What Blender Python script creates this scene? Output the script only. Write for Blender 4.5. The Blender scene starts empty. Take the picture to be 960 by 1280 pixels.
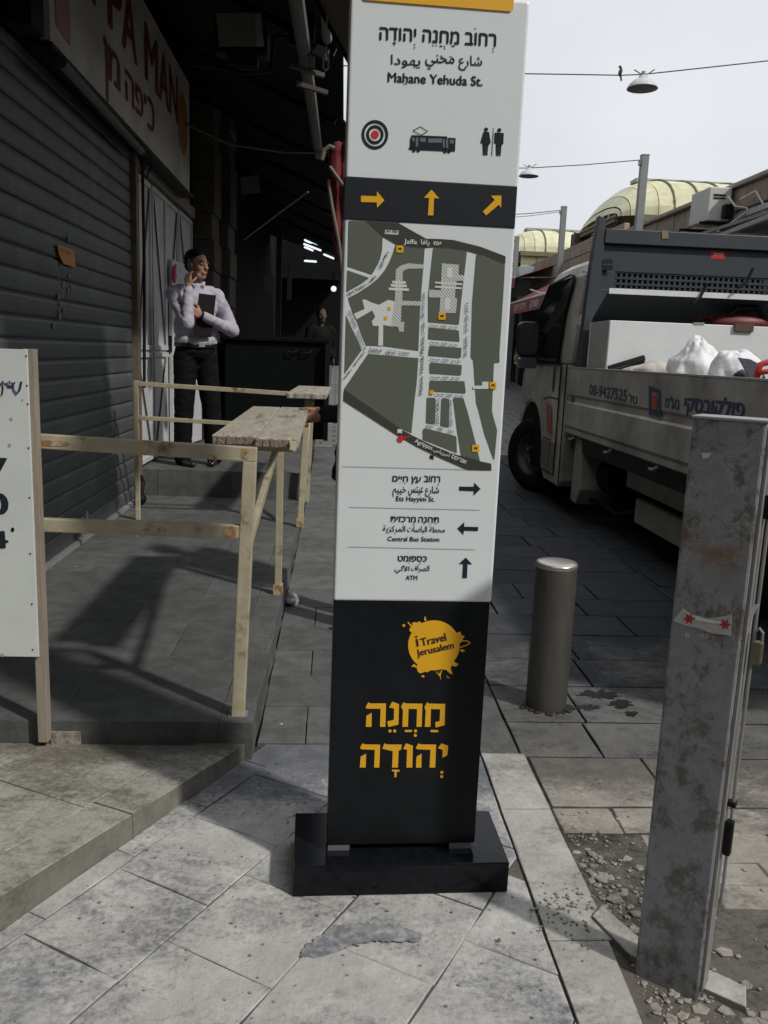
import bpy, bmesh, math, random
from mathutils import Vector, Matrix, noise as mnoise
R_ = math.radians
random.seed(7)
scn = bpy.context.scene
COL = scn.collection

# ------------------------------------------------------------------ camera
H = 1.33; FPX = 1054.0; PITCH = R_(10.6); ROLL = R_(2.24); YAW = R_(3.6)
CAM = Vector((0, 0, H))
fwd = Vector((math.sin(YAW)*math.cos(PITCH), math.cos(YAW)*math.cos(PITCH), -math.sin(PITCH)))
r0 = Vector((math.cos(YAW), -math.sin(YAW), 0)); u0 = r0.cross(fwd)
RR = math.cos(ROLL)*r0 + math.sin(ROLL)*u0
UU = -math.sin(ROLL)*r0 + math.cos(ROLL)*u0
cam = bpy.data.cameras.new("camera"); camo = bpy.data.objects.new("camera", cam); COL.objects.link(camo)
cam.sensor_fit = 'VERTICAL'; cam.sensor_height = 36; cam.sensor_width = 27; cam.lens = FPX/1280*36
cam.clip_start = 0.05; cam.clip_end = 600
m = Matrix((RR, UU, -fwd)).transposed().to_4x4(); m.translation = CAM
camo.matrix_world = m
scn.camera = camo

# ------------------------------------------------------------------ light
SUN_DIR = Vector((0.80, -0.67, 1.0)).normalized()      # towards the sun
el = math.asin(SUN_DIR.z); az = math.atan2(SUN_DIR.x, SUN_DIR.y)
w = bpy.data.worlds.new("World"); scn.world = w; w.use_nodes = True
nt = w.node_tree; bg = nt.nodes["Background"]; bg.inputs[1].default_value = 0.1
sky = nt.nodes.new("ShaderNodeTexSky"); sky.sky_type = 'NISHITA'; sky.sun_disc = False
sky.sun_elevation = el; sky.sun_rotation = az; sky.dust_density = 2.5
tcw = nt.nodes.new("ShaderNodeTexCoord"); nz = nt.nodes.new("ShaderNodeTexNoise")
nz.inputs["Scale"].default_value = 2.2; nz.inputs["Detail"].default_value = 5; nz.inputs["Roughness"].default_value = .5
mr = nt.nodes.new("ShaderNodeMapRange"); mr.inputs[1].default_value = .3; mr.inputs[2].default_value = .7
mr.inputs[3].default_value = .84; mr.inputs[4].default_value = .98
cl = nt.nodes.new("ShaderNodeMix"); cl.data_type = 'RGBA'
cl.inputs[6].default_value = (7.3, 7.6, 8.1, 1); cl.inputs[7].default_value = (9.0, 9.1, 9.3, 1)
mx = nt.nodes.new("ShaderNodeMix"); mx.data_type = 'RGBA'
nt.links.new(tcw.outputs["Generated"], nz.inputs["Vector"]); nt.links.new(nz.outputs[0], mr.inputs[0])
nt.links.new(nz.outputs[0], cl.inputs[0])
nt.links.new(mr.outputs[0], mx.inputs[0]); nt.links.new(sky.outputs[0], mx.inputs[6]); nt.links.new(cl.outputs[2], mx.inputs[7])
nt.links.new(mx.outputs[2], bg.inputs[0])
sl = bpy.data.lights.new("sun", 'SUN'); sl.energy = 2.6; sl.angle = R_(2.8); sl.color = (1, .955, .89)
so = bpy.data.objects.new("sun", sl); COL.objects.link(so)
so.rotation_euler = SUN_DIR.to_track_quat('Z', 'Y').to_euler(); so.location = SUN_DIR*30
scn.view_settings.view_transform = 'Standard'; scn.view_settings.look = 'None'
scn.view_settings.exposure = 0.0; scn.view_settings.gamma = 1.0
scn.render.engine = 'CYCLES'; scn.cycles.max_bounces = 6; scn.cycles.use_denoising = True

# ------------------------------------------------------------------ helpers
def ray(x, y): return fwd*FPX + RR*(x-480) - UU*(y-640)
def at(x, y, X=None, Y=None, Z=None):
    """photo pixel -> world point on the plane X=, Y= or Z="""
    d = ray(x, y)
    t = (Z-H)/d.z if Z is not None else (Y/d.y if Y is not None else X/d.x)
    return CAM + d*t

def gz(y):
    """street surface height: flat, then rising away from the camera"""
    if y < 8: return 0.0
    return min(y, 26)*.06 - .48

class MB:
    def __init__(s): s.v = []; s.f = []
    def add(s, vs, fs):
        n = len(s.v); s.v += [tuple(v) for v in vs]; s.f += [tuple(i+n for i in f) for f in fs]; return s
    def box(s, x0, x1, y0, y1, z0, z1, rz=0, piv=(0, 0)):
        vs = [(x, y, z) for z in (z0, z1) for x, y in ((x0, y0), (x1, y0), (x1, y1), (x0, y1))]
        if rz:
            c, k = math.cos(rz), math.sin(rz)
            vs = [(piv[0]+(x-piv[0])*c-(y-piv[1])*k, piv[1]+(x-piv[0])*k+(y-piv[1])*c, z) for x, y, z in vs]
        return s.add(vs, [(3, 2, 1, 0), (4, 5, 6, 7), (0, 1, 5, 4), (1, 2, 6, 5), (2, 3, 7, 6), (3, 0, 4, 7)])
    def bar(s, p, q, w, h, up=(0, 0, 1)):
        p, q = Vector(p), Vector(q); d = (q-p).normalized(); u = Vector(up)
        a = d.cross(u)
        if a.length < 1e-4: a = d.cross(Vector((0, 1, 0)))
        a.normalize(); b = a.cross(d)
        o = [(-w/2, -h/2), (w/2, -h/2), (w/2, h/2), (-w/2, h/2)]
        vs = [p+a*i+b*j for i, j in o] + [q+a*i+b*j for i, j in o]
        return s.add(vs, [(3, 2, 1, 0), (4, 5, 6, 7), (0, 1, 5, 4), (1, 2, 6, 5), (2, 3, 7, 6), (3, 0, 4, 7)])
    def tube(s, pts, r, n=8, caps=True):
        pts = [Vector(p) for p in pts]; rs = r if isinstance(r, (list, tuple)) else [r]*len(pts)
        ref = Vector((0, 0, 1)); rings = []; a = None
        for i, p in enumerate(pts):
            d = (pts[min(i+1, len(pts)-1)]-pts[max(i-1, 0)]).normalized()
            if a is None:
                a = d.cross(ref)
                if a.length < .1: a = d.cross(Vector((1, 0, 0)))
            a = (a - d*a.dot(d)).normalized(); b = d.cross(a)
            rings.append([p + (a*math.cos(2*math.pi*k/n)+b*math.sin(2*math.pi*k/n))*rs[i] for k in range(n)])
        vs = [v for rg in rings for v in rg]
        fs = [(i*n+k, i*n+(k+1) % n, (i+1)*n+(k+1) % n, (i+1)*n+k) for i in range(len(pts)-1) for k in range(n)]
        if caps: fs += [tuple(range(n))[::-1], tuple((len(pts)-1)*n+k for k in range(n))]
        return s.add(vs, fs)
    def lathe(s, prof, c=(0, 0, 0), axis=(0, 0, 1), n=24):
        ax = Vector(axis).normalized(); a = ax.orthogonal().normalized(); b = ax.cross(a); c = Vector(c)
        vs = [c+ax*h+(a*math.cos(2*math.pi*k/n)+b*math.sin(2*math.pi*k/n))*max(r, 1e-4) for r, h in prof for k in range(n)]
        fs = [(i*n+k, i*n+(k+1) % n, (i+1)*n+(k+1) % n, (i+1)*n+k) for i in range(len(prof)-1) for k in range(n)]
        return s.add(vs, fs)
    def prism(s, pts, off):
        """closed outline (3D points) extruded by vector off"""
        n = len(pts); off = Vector(off); pts = [Vector(p) for p in pts]
        return s.add(pts+[p+off for p in pts], [tuple(range(n))[::-1], tuple(range(n, 2*n))]+[(i, (i+1) % n, (i+1) % n+n, i+n) for i in range(n)])
    def sphere(s, c, r, n=10, mm=None):
        r = r if isinstance(r, (list, tuple)) else (r, r, r); vs = []; fs = []; k = n; rows = n//2+1
        for i in range(rows+1):
            t = math.pi*i/rows
            for j in range(k):
                p = Vector((math.sin(t)*math.cos(2*math.pi*j/k)*r[0], math.sin(t)*math.sin(2*math.pi*j/k)*r[1], math.cos(t)*r[2]))
                if i in (0, rows): p = Vector((0, 0, r[2]*math.cos(t)))
                if mm: p = mm @ p
                vs.append(Vector(c)+p)
        for i in range(rows):
            for j in range(k): fs.append((i*k+j, (i+1)*k+j, (i+1)*k+(j+1) % k, i*k+(j+1) % k))
        return s.add(vs, fs)
    def mesh(s, name='m', weld=False):
        me = bpy.data.meshes.new(name); me.from_pydata([tuple(v) for v in s.v], [], s.f)
        bm = bmesh.new(); bm.from_mesh(me)
        if weld: bmesh.ops.remove_doubles(bm, verts=bm.verts, dist=1e-5)
        bmesh.ops.recalc_face_normals(bm, faces=bm.faces); bm.to_mesh(me); bm.free(); return me

def link(name, me, mat_, parent=None, smooth=False, bevel=0, seg=2):
    o = bpy.data.objects.new(name, me); COL.objects.link(o)
    if mat_ and not me.materials: me.materials.append(mat_)
    if parent is not None: o.parent = parent; o.matrix_parent_inverse = Matrix.Translation(-parent.location) if parent.type == 'EMPTY' else Matrix()
    if smooth: me.polygons.foreach_set("use_smooth", [True]*len(me.polygons))
    if bevel:
        b = o.modifiers.new("b", 'BEVEL'); b.width = bevel; b.segments = seg; b.limit_method = 'ANGLE'; b.angle_limit = R_(40)
    return o
def part(name, mb, mat_, parent=None, smooth=False, bevel=0, seg=2, label=None, kind=None):
    o = link(name, mb.mesh(name), mat_, parent, smooth, bevel, seg)
    if label: o['label'] = label
    if kind: o['kind'] = kind
    return o
def thing(name, label, cat, loc=(0, 0, 0), group=None):
    o = bpy.data.objects.new(name, None); COL.objects.link(o); o.location = loc
    o.empty_display_size = .1; o['label'] = label; o['category'] = cat
    if group: o['group'] = group
    return o
def tag(o, label, cat, group=None):
    o['label'] = label; o['category'] = cat
    if group: o['group'] = group
    return o
def struct(name, mb, mat_, smooth=False):
    o = part(name, mb, mat_, None, smooth); o['kind'] = 'structure'; return o

# ------------------------------------------------------------------ materials
MC = {}
def mat(name, col, rough=.6, metal=0, var=.0, vscale=6, col2=None, thr=None, bump=0, bscale=40, spec=.5, rnd=0, coord='Object', stretch=None, detail=6, soft=.06):
    """principled material; col2 is mixed in by noise (thr: patch threshold), rnd: tone per object"""
    if name in MC: return MC[name]
    mt = bpy.data.materials.new(name); mt.use_nodes = True; t = mt.node_tree; N = t.nodes; L = t.links
    bs = N["Principled BSDF"]; bs.inputs["Roughness"].default_value = rough; bs.inputs["Metallic"].default_value = metal
    bs.inputs["Specular IOR Level"].default_value = spec
    c = (*col, 1)
    tc = N.new("ShaderNodeTexCoord"); vec = tc.outputs[coord]
    if stretch:
        mp = N.new("ShaderNodeMapping"); mp.inputs["Scale"].default_value = stretch; L.new(vec, mp.inputs[0]); vec = mp.outputs[0]
    out = None
    if col2 is not None:
        n = N.new("ShaderNodeTexNoise"); n.inputs["Scale"].default_value = vscale; n.inputs["Detail"].default_value = detail; n.inputs["Roughness"].default_value = .62
        L.new(vec, n.inputs["Vector"])
        r = N.new("ShaderNodeMapRange"); th = .5 if thr is None else thr; sp = .25 if thr is None else soft
        r.inputs[1].default_value = th-sp; r.inputs[2].default_value = th+sp; L.new(n.outputs[0], r.inputs[0])
        x = N.new("ShaderNodeMix"); x.data_type = 'RGBA'; x.inputs[6].default_value = c; x.inputs[7].default_value = (*col2, 1)
        L.new(r.outputs[0], x.inputs[0]); out = x.outputs[2]
    if var or rnd:
        n = N.new("ShaderNodeTexNoise"); n.inputs["Scale"].default_value = vscale*2.3; n.inputs["Detail"].default_value = 8; n.inputs["Roughness"].default_value = .65
        L.new(vec, n.inputs["Vector"])
        r = N.new("ShaderNodeMapRange"); r.inputs[1].default_value = .25; r.inputs[2].default_value = .75
        r.inputs[3].default_value = 1-var; r.inputs[4].default_value = 1+var; L.new(n.outputs[0], r.inputs[0]); k = r.outputs[0]
        if rnd:
            oi = N.new("ShaderNodeObjectInfo"); r2 = N.new("ShaderNodeMapRange"); r2.inputs[3].default_value = 1-rnd; r2.inputs[4].default_value = 1+rnd
            L.new(oi.outputs["Random"], r2.inputs[0]); mm = N.new("ShaderNodeMath"); mm.operation = 'MULTIPLY'
            L.new(k, mm.inputs[0]); L.new(r2.outputs[0], mm.inputs[1]); k = mm.outputs[0]
        v = N.new("ShaderNodeVectorMath"); v.operation = 'SCALE'
        if out: L.new(out, v.inputs[0])
        else: v.inputs[0].default_value = col
        L.new(k, v.inputs["Scale"]); out = v.outputs[0]
    if out: L.new(out, bs.inputs["Base Color"])
    else: bs.inputs["Base Color"].default_value = c
    if bump:
        n = N.new("ShaderNodeTexNoise"); n.inputs["Scale"].default_value = bscale; n.inputs["Detail"].default_value = 6; L.new(vec, n.inputs["Vector"])
        b = N.new("ShaderNodeBump"); b.inputs["Strength"].default_value = 1; b.inputs["Distance"].default_value = bump
        L.new(n.outputs[0], b.inputs["Height"]); L.new(b.outputs[0], bs.inputs["Normal"])
    MC[name] = mt; return mt

def paving_mat(name, stone, dust, dirt, dust_rule, amount=1.0, rnd=.12):
    """stone with pale plaster dust and brown dirt trodden over it, in world coordinates"""
    mt = bpy.data.materials.new(name); mt.use_nodes = True; t = mt.node_tree; N = t.nodes; L = t.links
    bs = N["Principled BSDF"]; bs.inputs["Roughness"].default_value = .8; bs.inputs["Specular IOR Level"].default_value = .3
    g = N.new("ShaderNodeNewGeometry"); pos = g.outputs["Position"]
    def noi(sc, det=7, ro=.6, stretch=None, dist=0):
        n = N.new("ShaderNodeTexNoise"); n.inputs["Scale"].default_value = sc; n.inputs["Detail"].default_value = det; n.inputs["Roughness"].default_value = ro
        n.inputs["Distortion"].default_value = dist
        v = pos
        if stretch:
            mp = N.new("ShaderNodeMapping"); mp.inputs["Scale"].default_value = stretch[0]; mp.inputs["Rotation"].default_value = (0, 0, stretch[1]); L.new(pos, mp.inputs[0]); v = mp.outputs[0]
        L.new(v, n.inputs["Vector"]); return n.outputs[0]
    def rng(x, a, b, c=0., d=1.):
        r = N.new("ShaderNodeMapRange"); r.inputs[1].default_value = a; r.inputs[2].default_value = b; r.inputs[3].default_value = c; r.inputs[4].default_value = d
        r.interpolation_type = 'SMOOTHSTEP'; L.new(x, r.inputs[0]); return r.outputs[0]
    def mth(op, a, b):
        q = N.new("ShaderNodeMath"); q.operation = op
        for i, k in enumerate((a, b)):
            if isinstance(k, (int, float)): q.inputs[i].default_value = k
            else: L.new(k, q.inputs[i])
        return q.outputs[0]
    def mix(f, a, b):
        x = N.new("ShaderNodeMix"); x.data_type = 'RGBA'
        for i, k in ((0, f), (6, a), (7, b)):
            if isinstance(k, tuple): x.inputs[i].default_value = (*k, 1)
            elif isinstance(k, (int, float)): x.inputs[i].default_value = k
            else: L.new(k, x.inputs[i])
        return x.outputs[2]
    sx = N.new("ShaderNodeSeparateXYZ"); L.new(pos, sx.inputs[0])
    oi = N.new("ShaderNodeObjectInfo")
    base = mix(rng(noi(9, 8, .7), .35, .65), tuple(c*.8 for c in stone), tuple(c*1.2 for c in stone))
    sc = N.new("ShaderNodeVectorMath"); sc.operation = 'SCALE'; L.new(base, sc.inputs[0]); L.new(rng(oi.outputs["Random"], 0, 1, 1-rnd, 1+rnd), sc.inputs["Scale"])
    base = sc.outputs[0]
    # swept dust: big soft smears, broken by fine grain
    sm = mth('ADD', mth('MULTIPLY', noi(2.3, 4, .55, ((1, 1.5, 1), .9), .6), .6), mth('MULTIPLY', noi(16, 8, .72, ((1, 1.6, 1), .6)), .4))
    fine = noi(70, 4, .6)
    x0, x1, y0, y1 = dust_rule
    lim = mth('MULTIPLY', rng(sx.outputs[1], y0, y1, 1, 0), rng(sx.outputs[0], x0, x1, 1, 0)) if x0 is not None else rng(sx.outputs[1], y0, y1, 1, 0)
    k = mth('ADD', sm, mth('ADD', mth('MULTIPLY', mth('SUBTRACT', fine, .5), .30), mth('MULTIPLY', mth('SUBTRACT', noi(190, 3, .6), .5), .12)))
    k = mth('ADD', k, mth('MULTIPLY', mth('SUBTRACT', lim, 1), .42))
    sn = N.new("ShaderNodeSeparateXYZ"); L.new(g.outputs["True Normal"], sn.inputs[0])
    dm = mth('MULTIPLY', mth('MULTIPLY', rng(k, .31, .56), amount), rng(sn.outputs[2], .1, .8, .25, 1))
    c1 = mix(dm, base, mix(rng(noi(7, 6, .65), .4, .7), tuple(c*.86 for c in dust), tuple(min(.8, c*1.12) for c in dust)))
    dk = mth('MULTIPLY', rng(mth('ADD', noi(5, 9, .7), mth('MULTIPLY', mth('SUBTRACT', lim, 1), .1)), .57, .70), .5)
    c2 = mix(dk, c1, dirt)
    L.new(c2, bs.inputs["Base Color"])
    b = N.new("ShaderNodeBump"); b.inputs["Distance"].default_value = .004; L.new(mth('ADD', noi(55, 8, .7), mth('MULTIPLY', noi(9, 6), 1.0)), b.inputs["Height"]); L.new(b.outputs[0], bs.inputs["Normal"])
    MC[name] = mt; return mt

M_PAVER = paving_mat('grey_paver_dusty', (.14, .147, .168), (.53, .525, .50), (.17, .15, .115), (None, None, 2.0, 3.0), .93, .16)
M_WALK = paving_mat('grey_walk_tile', (.115, .118, .118), (.30, .30, .29), (.07, .07, .06), (None, None, 1.5, 3.6), .6)
M_KERB = paving_mat('kerb_stone', (.22, .22, .21), (.50, .485, .45), (.16, .13, .09), (None, None, 2.2, 3.4), .85)
M_STREET = paving_mat('street_paver', (.038, .041, .047), (.17, .168, .158), (.016, .015, .014), (None, None, 2.3, 6.0), .75, .22)
M_STREETR = paving_mat('street_rubble_paver', (.12, .112, .10), (.40, .375, .33), (.13, .10, .075), (None, None, 2.1, 3.1), .85, .05)
M_SOIL = paving_mat('sandy_joint_fill', (.035, .033, .03), (.17, .155, .135), (.06, .05, .04), (None, None, 1.9, 2.9), .8)
M_PLAT = paving_mat('platform_slab', (.098, .102, .100), (.17, .17, .165), (.06, .058, .05), (None, None, 1.5, 3.4), .5)
M_STEP = paving_mat('near_step_slab', (.135, .128, .105), (.44, .43, .395), (.25, .175, .06), (None, None, 2.35, 2.9), .93)

M_PANEL = mat('white_panel', (.72, .775, .79), .32, var=.03, vscale=3)
M_BLACK = mat('satin_black', (.010, .012, .014), .33, spec=.12, var=.3, vscale=5)
M_BASE = mat('black_granite', (.007, .008, .011), .14, spec=.22, var=.5, vscale=20, col2=(.06, .062, .07), thr=.72)
M_YEL = mat('signal_yellow', (.80, .42, .012), .45)
M_INK = mat('ink_black', (.022, .027, .036), .45, spec=.15)
M_OLIVE = mat('map_olive', (.115, .13, .105), .4)
M_OLIVED = mat('map_dark', (.052, .055, .047), .4)
M_WINK = mat('white_ink', (.68, .72, .72), .4)
M_RED = mat('signal_red', (.60, .025, .03), .45)
M_GREYINK = mat('grey_ink', (.14, .16, .18), .45)
M_ALU = mat('brushed_alu', (.34, .35, .36), .4, .6, var=.1)
M_CREAM = mat('cream_painted_steel', (.42, .375, .265), .55, var=.2, vscale=9, col2=(.17, .11, .065), thr=.63, bump=.001, bscale=60)
M_RUST = mat('rusty_joint', (.30, .17, .07), .8, var=.3, vscale=30, col2=(.44, .36, .22), thr=.50, bump=.0015, bscale=90)
M_PLANK = mat('weathered_table_board', (.36, .33, .27), .8, var=.3, vscale=9, col2=(.20, .175, .14), thr=.60, bump=.001, bscale=50, stretch=(1.5, .3, 1))
M_ENDGRAIN = mat('rough_board_end', (.25, .21, .16), .95, var=.5, vscale=60, bump=.006, bscale=120)
M_WOOD = mat('raw_timber', (.27, .23, .185), .8, var=.25, vscale=14, bump=.002, bscale=40, stretch=(1, 1, .12))
M_BOARD = mat('white_painted_board', (.62, .66, .65), .5, var=.06, vscale=3, col2=(.42, .38, .32), thr=.70, soft=.1)
M_SHUT = mat('grey_shutter_slat', (.084, .092, .094), .55, .2, var=.12, vscale=4, col2=(.12, .13, .13), thr=.62, rnd=.12, soft=.12, bump=.004, bscale=3)
M_DARKMET = mat('dark_metal', (.018, .018, .019), .5, .4, spec=.12, var=.2)
M_DOORW = mat('white_chipped_door', (.52, .53, .54), .6, var=.10, vscale=3, col2=(.33, .31, .28), thr=.66, soft=.08, bump=.001)
M_CRACK = mat('dark_gap', (.02, .018, .016), .9)
M_PLASTERW = mat('dirty_white_plaster', (.36, .36, .35), .85, var=.2, vscale=3, col2=(.20, .18, .15), bump=.004, bscale=20)
M_STONE = mat('jerusalem_stone', (.33, .265, .205), .9, var=.22, vscale=6, col2=(.22, .175, .135), rnd=.14, bump=.008, bscale=22)
M_STONED = mat('dark_stone', (.075, .066, .052), .9, var=.3, vscale=5, rnd=.2, bump=.01, bscale=14)  # dark brownish stone, tone varies per block
M_TARP = mat('dark_canopy_tarp', (.012, .015, .014), .8, spec=.12, var=.3, vscale=1.5, bump=.01, bscale=4)
M_AWN = mat('brown_awning_cloth', (.16, .115, .07), .85, var=.15, vscale=4)
M_SHADE = mat('market_shade', (.007, .007, .007), .8, spec=.12, var=.4, vscale=3)  # near-black base colour holds the deep shade of covered places
M_STEELG = mat('galvanised_steel', (.30, .31, .32), .5, .5, var=.15, vscale=8)
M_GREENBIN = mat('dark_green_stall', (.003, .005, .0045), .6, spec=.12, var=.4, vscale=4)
M_TRUCKW = mat('truck_cream_white', (.46, .445, .395), .45, var=.16, vscale=2.2, col2=(.22, .205, .17), thr=.54, soft=.16, coord='Object')
M_TRUCKD = mat('truck_slate_paint', (.045, .053, .062), .45, var=.12, vscale=3)
M_TYRE = mat('tyre_rubber', (.010, .010, .011), .85, spec=.15, var=.3, vscale=9)
M_GLASSD = mat('cab_glass', (.008, .009, .010), .12, spec=.25)
M_MIRROR = mat('mirror_plastic', (.014, .015, .016), .4, bump=.0005, bscale=300)
M_CHEST = mat('white_chest', (.70, .735, .74), .45, var=.05, vscale=3, col2=(.55, .52, .47), thr=.72)
M_BAG = mat('white_plastic_bag', (.74, .75, .77), .45, bump=.010, bscale=16, spec=.3)
M_BAGD = mat('dark_plastic_bag', (.03, .03, .04), .3, bump=.01, bscale=12)
M_BLUEINK = mat('faded_blue_ink', (.045, .06, .13), .5, var=.2, vscale=15)
M_REDINK = mat('faded_red_ink', (.42, .06, .045), .5, var=.2, vscale=15)
M_INOX = mat('dull_stainless', (.125, .12, .108), .45, .6, var=.3, vscale=8, stretch=(1, 1, .2))
M_INOXTOP = mat('worn_cap', (.52, .50, .46), .28, .8, var=.1)
M_FIB = mat('yellow_fibreglass', (.66, .65, .43), .5, var=.16, vscale=2, col2=(.48, .45, .28), thr=.55, soft=.14)
M_LAMPW = mat('lamp_enamel', (.55, .55, .56), .4, var=.1)
M_LAMPD = mat('lamp_inside', (.16, .16, .17), .5)
M_SKIN = mat('skin', (.34, .19, .125), .55, var=.08, vscale=20)
M_SKIND = mat('skin_hand', (.30, .135, .09), .5, var=.15, vscale=25, bump=.0006, bscale=120)
M_HAIR = mat('black_hair', (.012, .010, .009), .5, spec=.12, bump=.004, bscale=90)
M_SHIRT = mat('pale_lilac_shirt', (.40, .385, .45), .8, var=.05, vscale=5, bump=.012, bscale=9)
M_TROUS = mat('black_trousers', (.006, .006, .007), .8, spec=.12, bump=.008, bscale=8)
M_SHOE = mat('black_shoe', (.012, .012, .013), .25)
M_COAT = mat('dark_jacket', (.022, .024, .032), .8, spec=.12, bump=.008, bscale=14)
M_FOLDER = mat('dark_folder', (.014, .010, .011), .5, spec=.2)
M_CLOTHRED = mat('red_cloth', (.12, .008, .010), .8, bump=.01, bscale=7)
M_CLOTHPALE = mat('pale_cloth', (.45, .38, .26), .85)
M_AWNRED = mat('faded_red_awning', (.21, .06, .058), .8, var=.12, vscale=4)
M_TARPG = mat('grey_tarpaulin', (.22, .245, .26), .6, var=.15, vscale=2, bump=.02, bscale=3)

# ground: far street sheet with small cobbles
def cobble_mat():
    mt = bpy.data.materials.new('far_cobbles'); mt.use_nodes = True; t = mt.node_tree; N = t.nodes; L = t.links
    bs = N["Principled BSDF"]; bs.inputs["Roughness"].default_value = .7
    g = N.new("ShaderNodeNewGeometry"); b = N.new("ShaderNodeTexBrick"); b.inputs["Scale"].default_value = 1
    b.inputs["Color1"].default_value = (.155, .155, .15, 1); b.inputs["Color2"].default_value = (.21, .21, .20, 1); b.inputs["Mortar"].default_value = (.07, .07, .065, 1)
    b.inputs["Mortar Size"].default_value = .015; b.inputs["Brick Width"].default_value = .34; b.inputs["Row Height"].default_value = .2
    L.new(g.outputs["Position"], b.inputs["Vector"]); L.new(b.outputs[0], bs.inputs["Base Color"])
    bp = N.new("ShaderNodeBump"); bp.inputs["Distance"].default_value = .01; bp.invert = True; L.new(b.outputs[1], bp.inputs["Height"]); L.new(bp.outputs[0], bs.inputs["Normal"])
    return mt
M_COB = cobble_mat()

# ------------------------------------------------------------------ text
TC = {}
def glyphs(body, bold=0, shear=0, sp=1.0):
    key = (body, bold, shear, sp)
    if key in TC: return TC[key]
    c = bpy.data.curves.new('t', 'FONT'); c.body = body; c.resolution_u = 3; c.offset = bold; c.shear = shear; c.space_character = sp
    o = bpy.data.objects.new('t', c); COL.objects.link(o)
    dg = bpy.context.evaluated_depsgraph_get(); me = o.evaluated_get(dg).to_mesh()
    vs = [(v.co.x, v.co.y) for v in me.vertices]; fs = [tuple(p.vertices) for p in me.polygons]
    o.evaluated_get(dg).to_mesh_clear(); bpy.data.objects.remove(o); bpy.data.curves.remove(c)
    # the built-in dalet fills wrongly: rebuild its two strokes
    for i in range(len(vs)-7):
        q = [(vs[i+j][0]-vs[i][0], vs[i+j][1]) for j in range(8)]
        if all(abs(q[j][0]-X_) < .015 and abs(q[j][1]-Y_) < .015 for j, (X_, Y_) in enumerate(((0, 0), (0, .54), (.09, .54), (.09, 0), (-.31, .51), (-.31, .59), (.18, .59), (.18, .51)))):
            fs = [f for f in fs if not any(i <= k < i+8 for k in f)]+[(i, i+1, i+2, i+3), (i+4, i+5, i+6, i+7)]
            vs[i+1] = (vs[i+1][0], vs[i+4][1]); vs[i+2] = (vs[i+2][0], vs[i+4][1])
    TC[key] = (vs, fs); return TC[key]
class Face:
    """a flat face in the world: print is laid on it in metres or at photo pixels"""
    def __init__(s, O, U, V, N): s.O = Vector(O); s.U = Vector(U).normalized(); s.V = Vector(V).normalized(); s.N = Vector(N).normalized()
    def px(s, x, y):
        d = ray(x, y); t = (s.O-CAM).dot(s.N)/d.dot(s.N); p = CAM+d*t-s.O; return (p.dot(s.U), p.dot(s.V))
    def w(s, u, v, n=0): return s.O+s.U*u+s.V*v+s.N*n
    def poly(s, mb, uvs, n): mb.add([s.w(u, v, n) for u, v in uvs], [tuple(range(len(uvs)))])
    def ppoly(s, mb, pxs, n): s.poly(mb, [s.px(*p) for p in pxs], n)
    def text(s, mb, body, p0, p1, hpx, n, bold=0, px=True, ref=None, vfit=True, sp=1.0):
        """lettering whose baseline runs p0 -> p1; hpx = height of its tallest glyph"""
        a = Vector(s.px(*p0)) if px else Vector(p0); b = Vector(s.px(*p1)) if px else Vector(p1)
        vs, fs = glyphs(body, 0, 0, sp)
        x0 = min(v[0] for v in vs); x1 = max(v[0] for v in vs); y1 = max(v[1] for v in vs)
        if ref: y1 = ref
        e = (b-a); wd = e.length; e = e/wd; up = Vector((-e.y, e.x))
        if px:
            sc_ = (Vector(s.px(p0[0], p0[1]-hpx))-a).length if abs(p1[0]-p0[0]) > abs(p1[1]-p0[1]) else (Vector(s.px(p0[0]-hpx, p0[1]))-a).length
        else: sc_ = hpx
        kx = wd/(x1-x0); ky = sc_/y1
        for j, (ox, oy) in enumerate(((0, 0),) if not bold else ((0, 0), (bold, 0), (-bold, 0), (0, bold*.5), (0, -bold*.5))):
            mb.add([s.w(q.x, q.y, n+j*.00008) for q in (a+e*((x+ox-x0)*kx)+up*((y+oy)*ky) for x, y in vs)], fs)
def circ(cx, cy, r, n=24, ry=None): return [(cx+r*math.cos(2*math.pi*k/n), cy+(ry or r)*math.sin(2*math.pi*k/n)) for k in range(n)]
HEB = lambda s: s[::-1]
AR = lambda *c: ''.join(chr(int(x, 16)) for x in c)[::-1]
def rowtext(*words): return ' '.join(words)
#%%PART2
# ------------------------------------------------------------------ ground
def clip(poly, a, b):
    """keep the part of poly left of the line a->b"""
    out = []; n = len(poly)
    sd = lambda p: (b[0]-a[0])*(p[1]-a[1])-(b[1]-a[1])*(p[0]-a[0])
    for i in range(n):
        p, q = poly[i], poly[(i+1) % n]; dp, dq = sd(p), sd(q)
        if dp >= 0: out.append(p)
        if dp*dq < 0:
            t = dp/(dp-dq); out.append((p[0]+(q[0]-p[0])*t, p[1]+(q[1]-p[1])*t))
    return out
def area(p): return abs(sum(p[i][0]*p[(i+1) % len(p)][1]-p[(i+1) % len(p)][0]*p[i][1] for i in range(len(p))))/2
def inset(poly, d):
    cx = sum(p[0] for p in poly)/len(poly); cy = sum(p[1] for p in poly)/len(poly); out = []
    for x, y in poly:
        l = math.hypot(cx-x, cy-y); k = min(.4, d*1.35/l); out.append((x+(cx-x)*k, y+(cy-y)*k))
    return out
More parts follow.
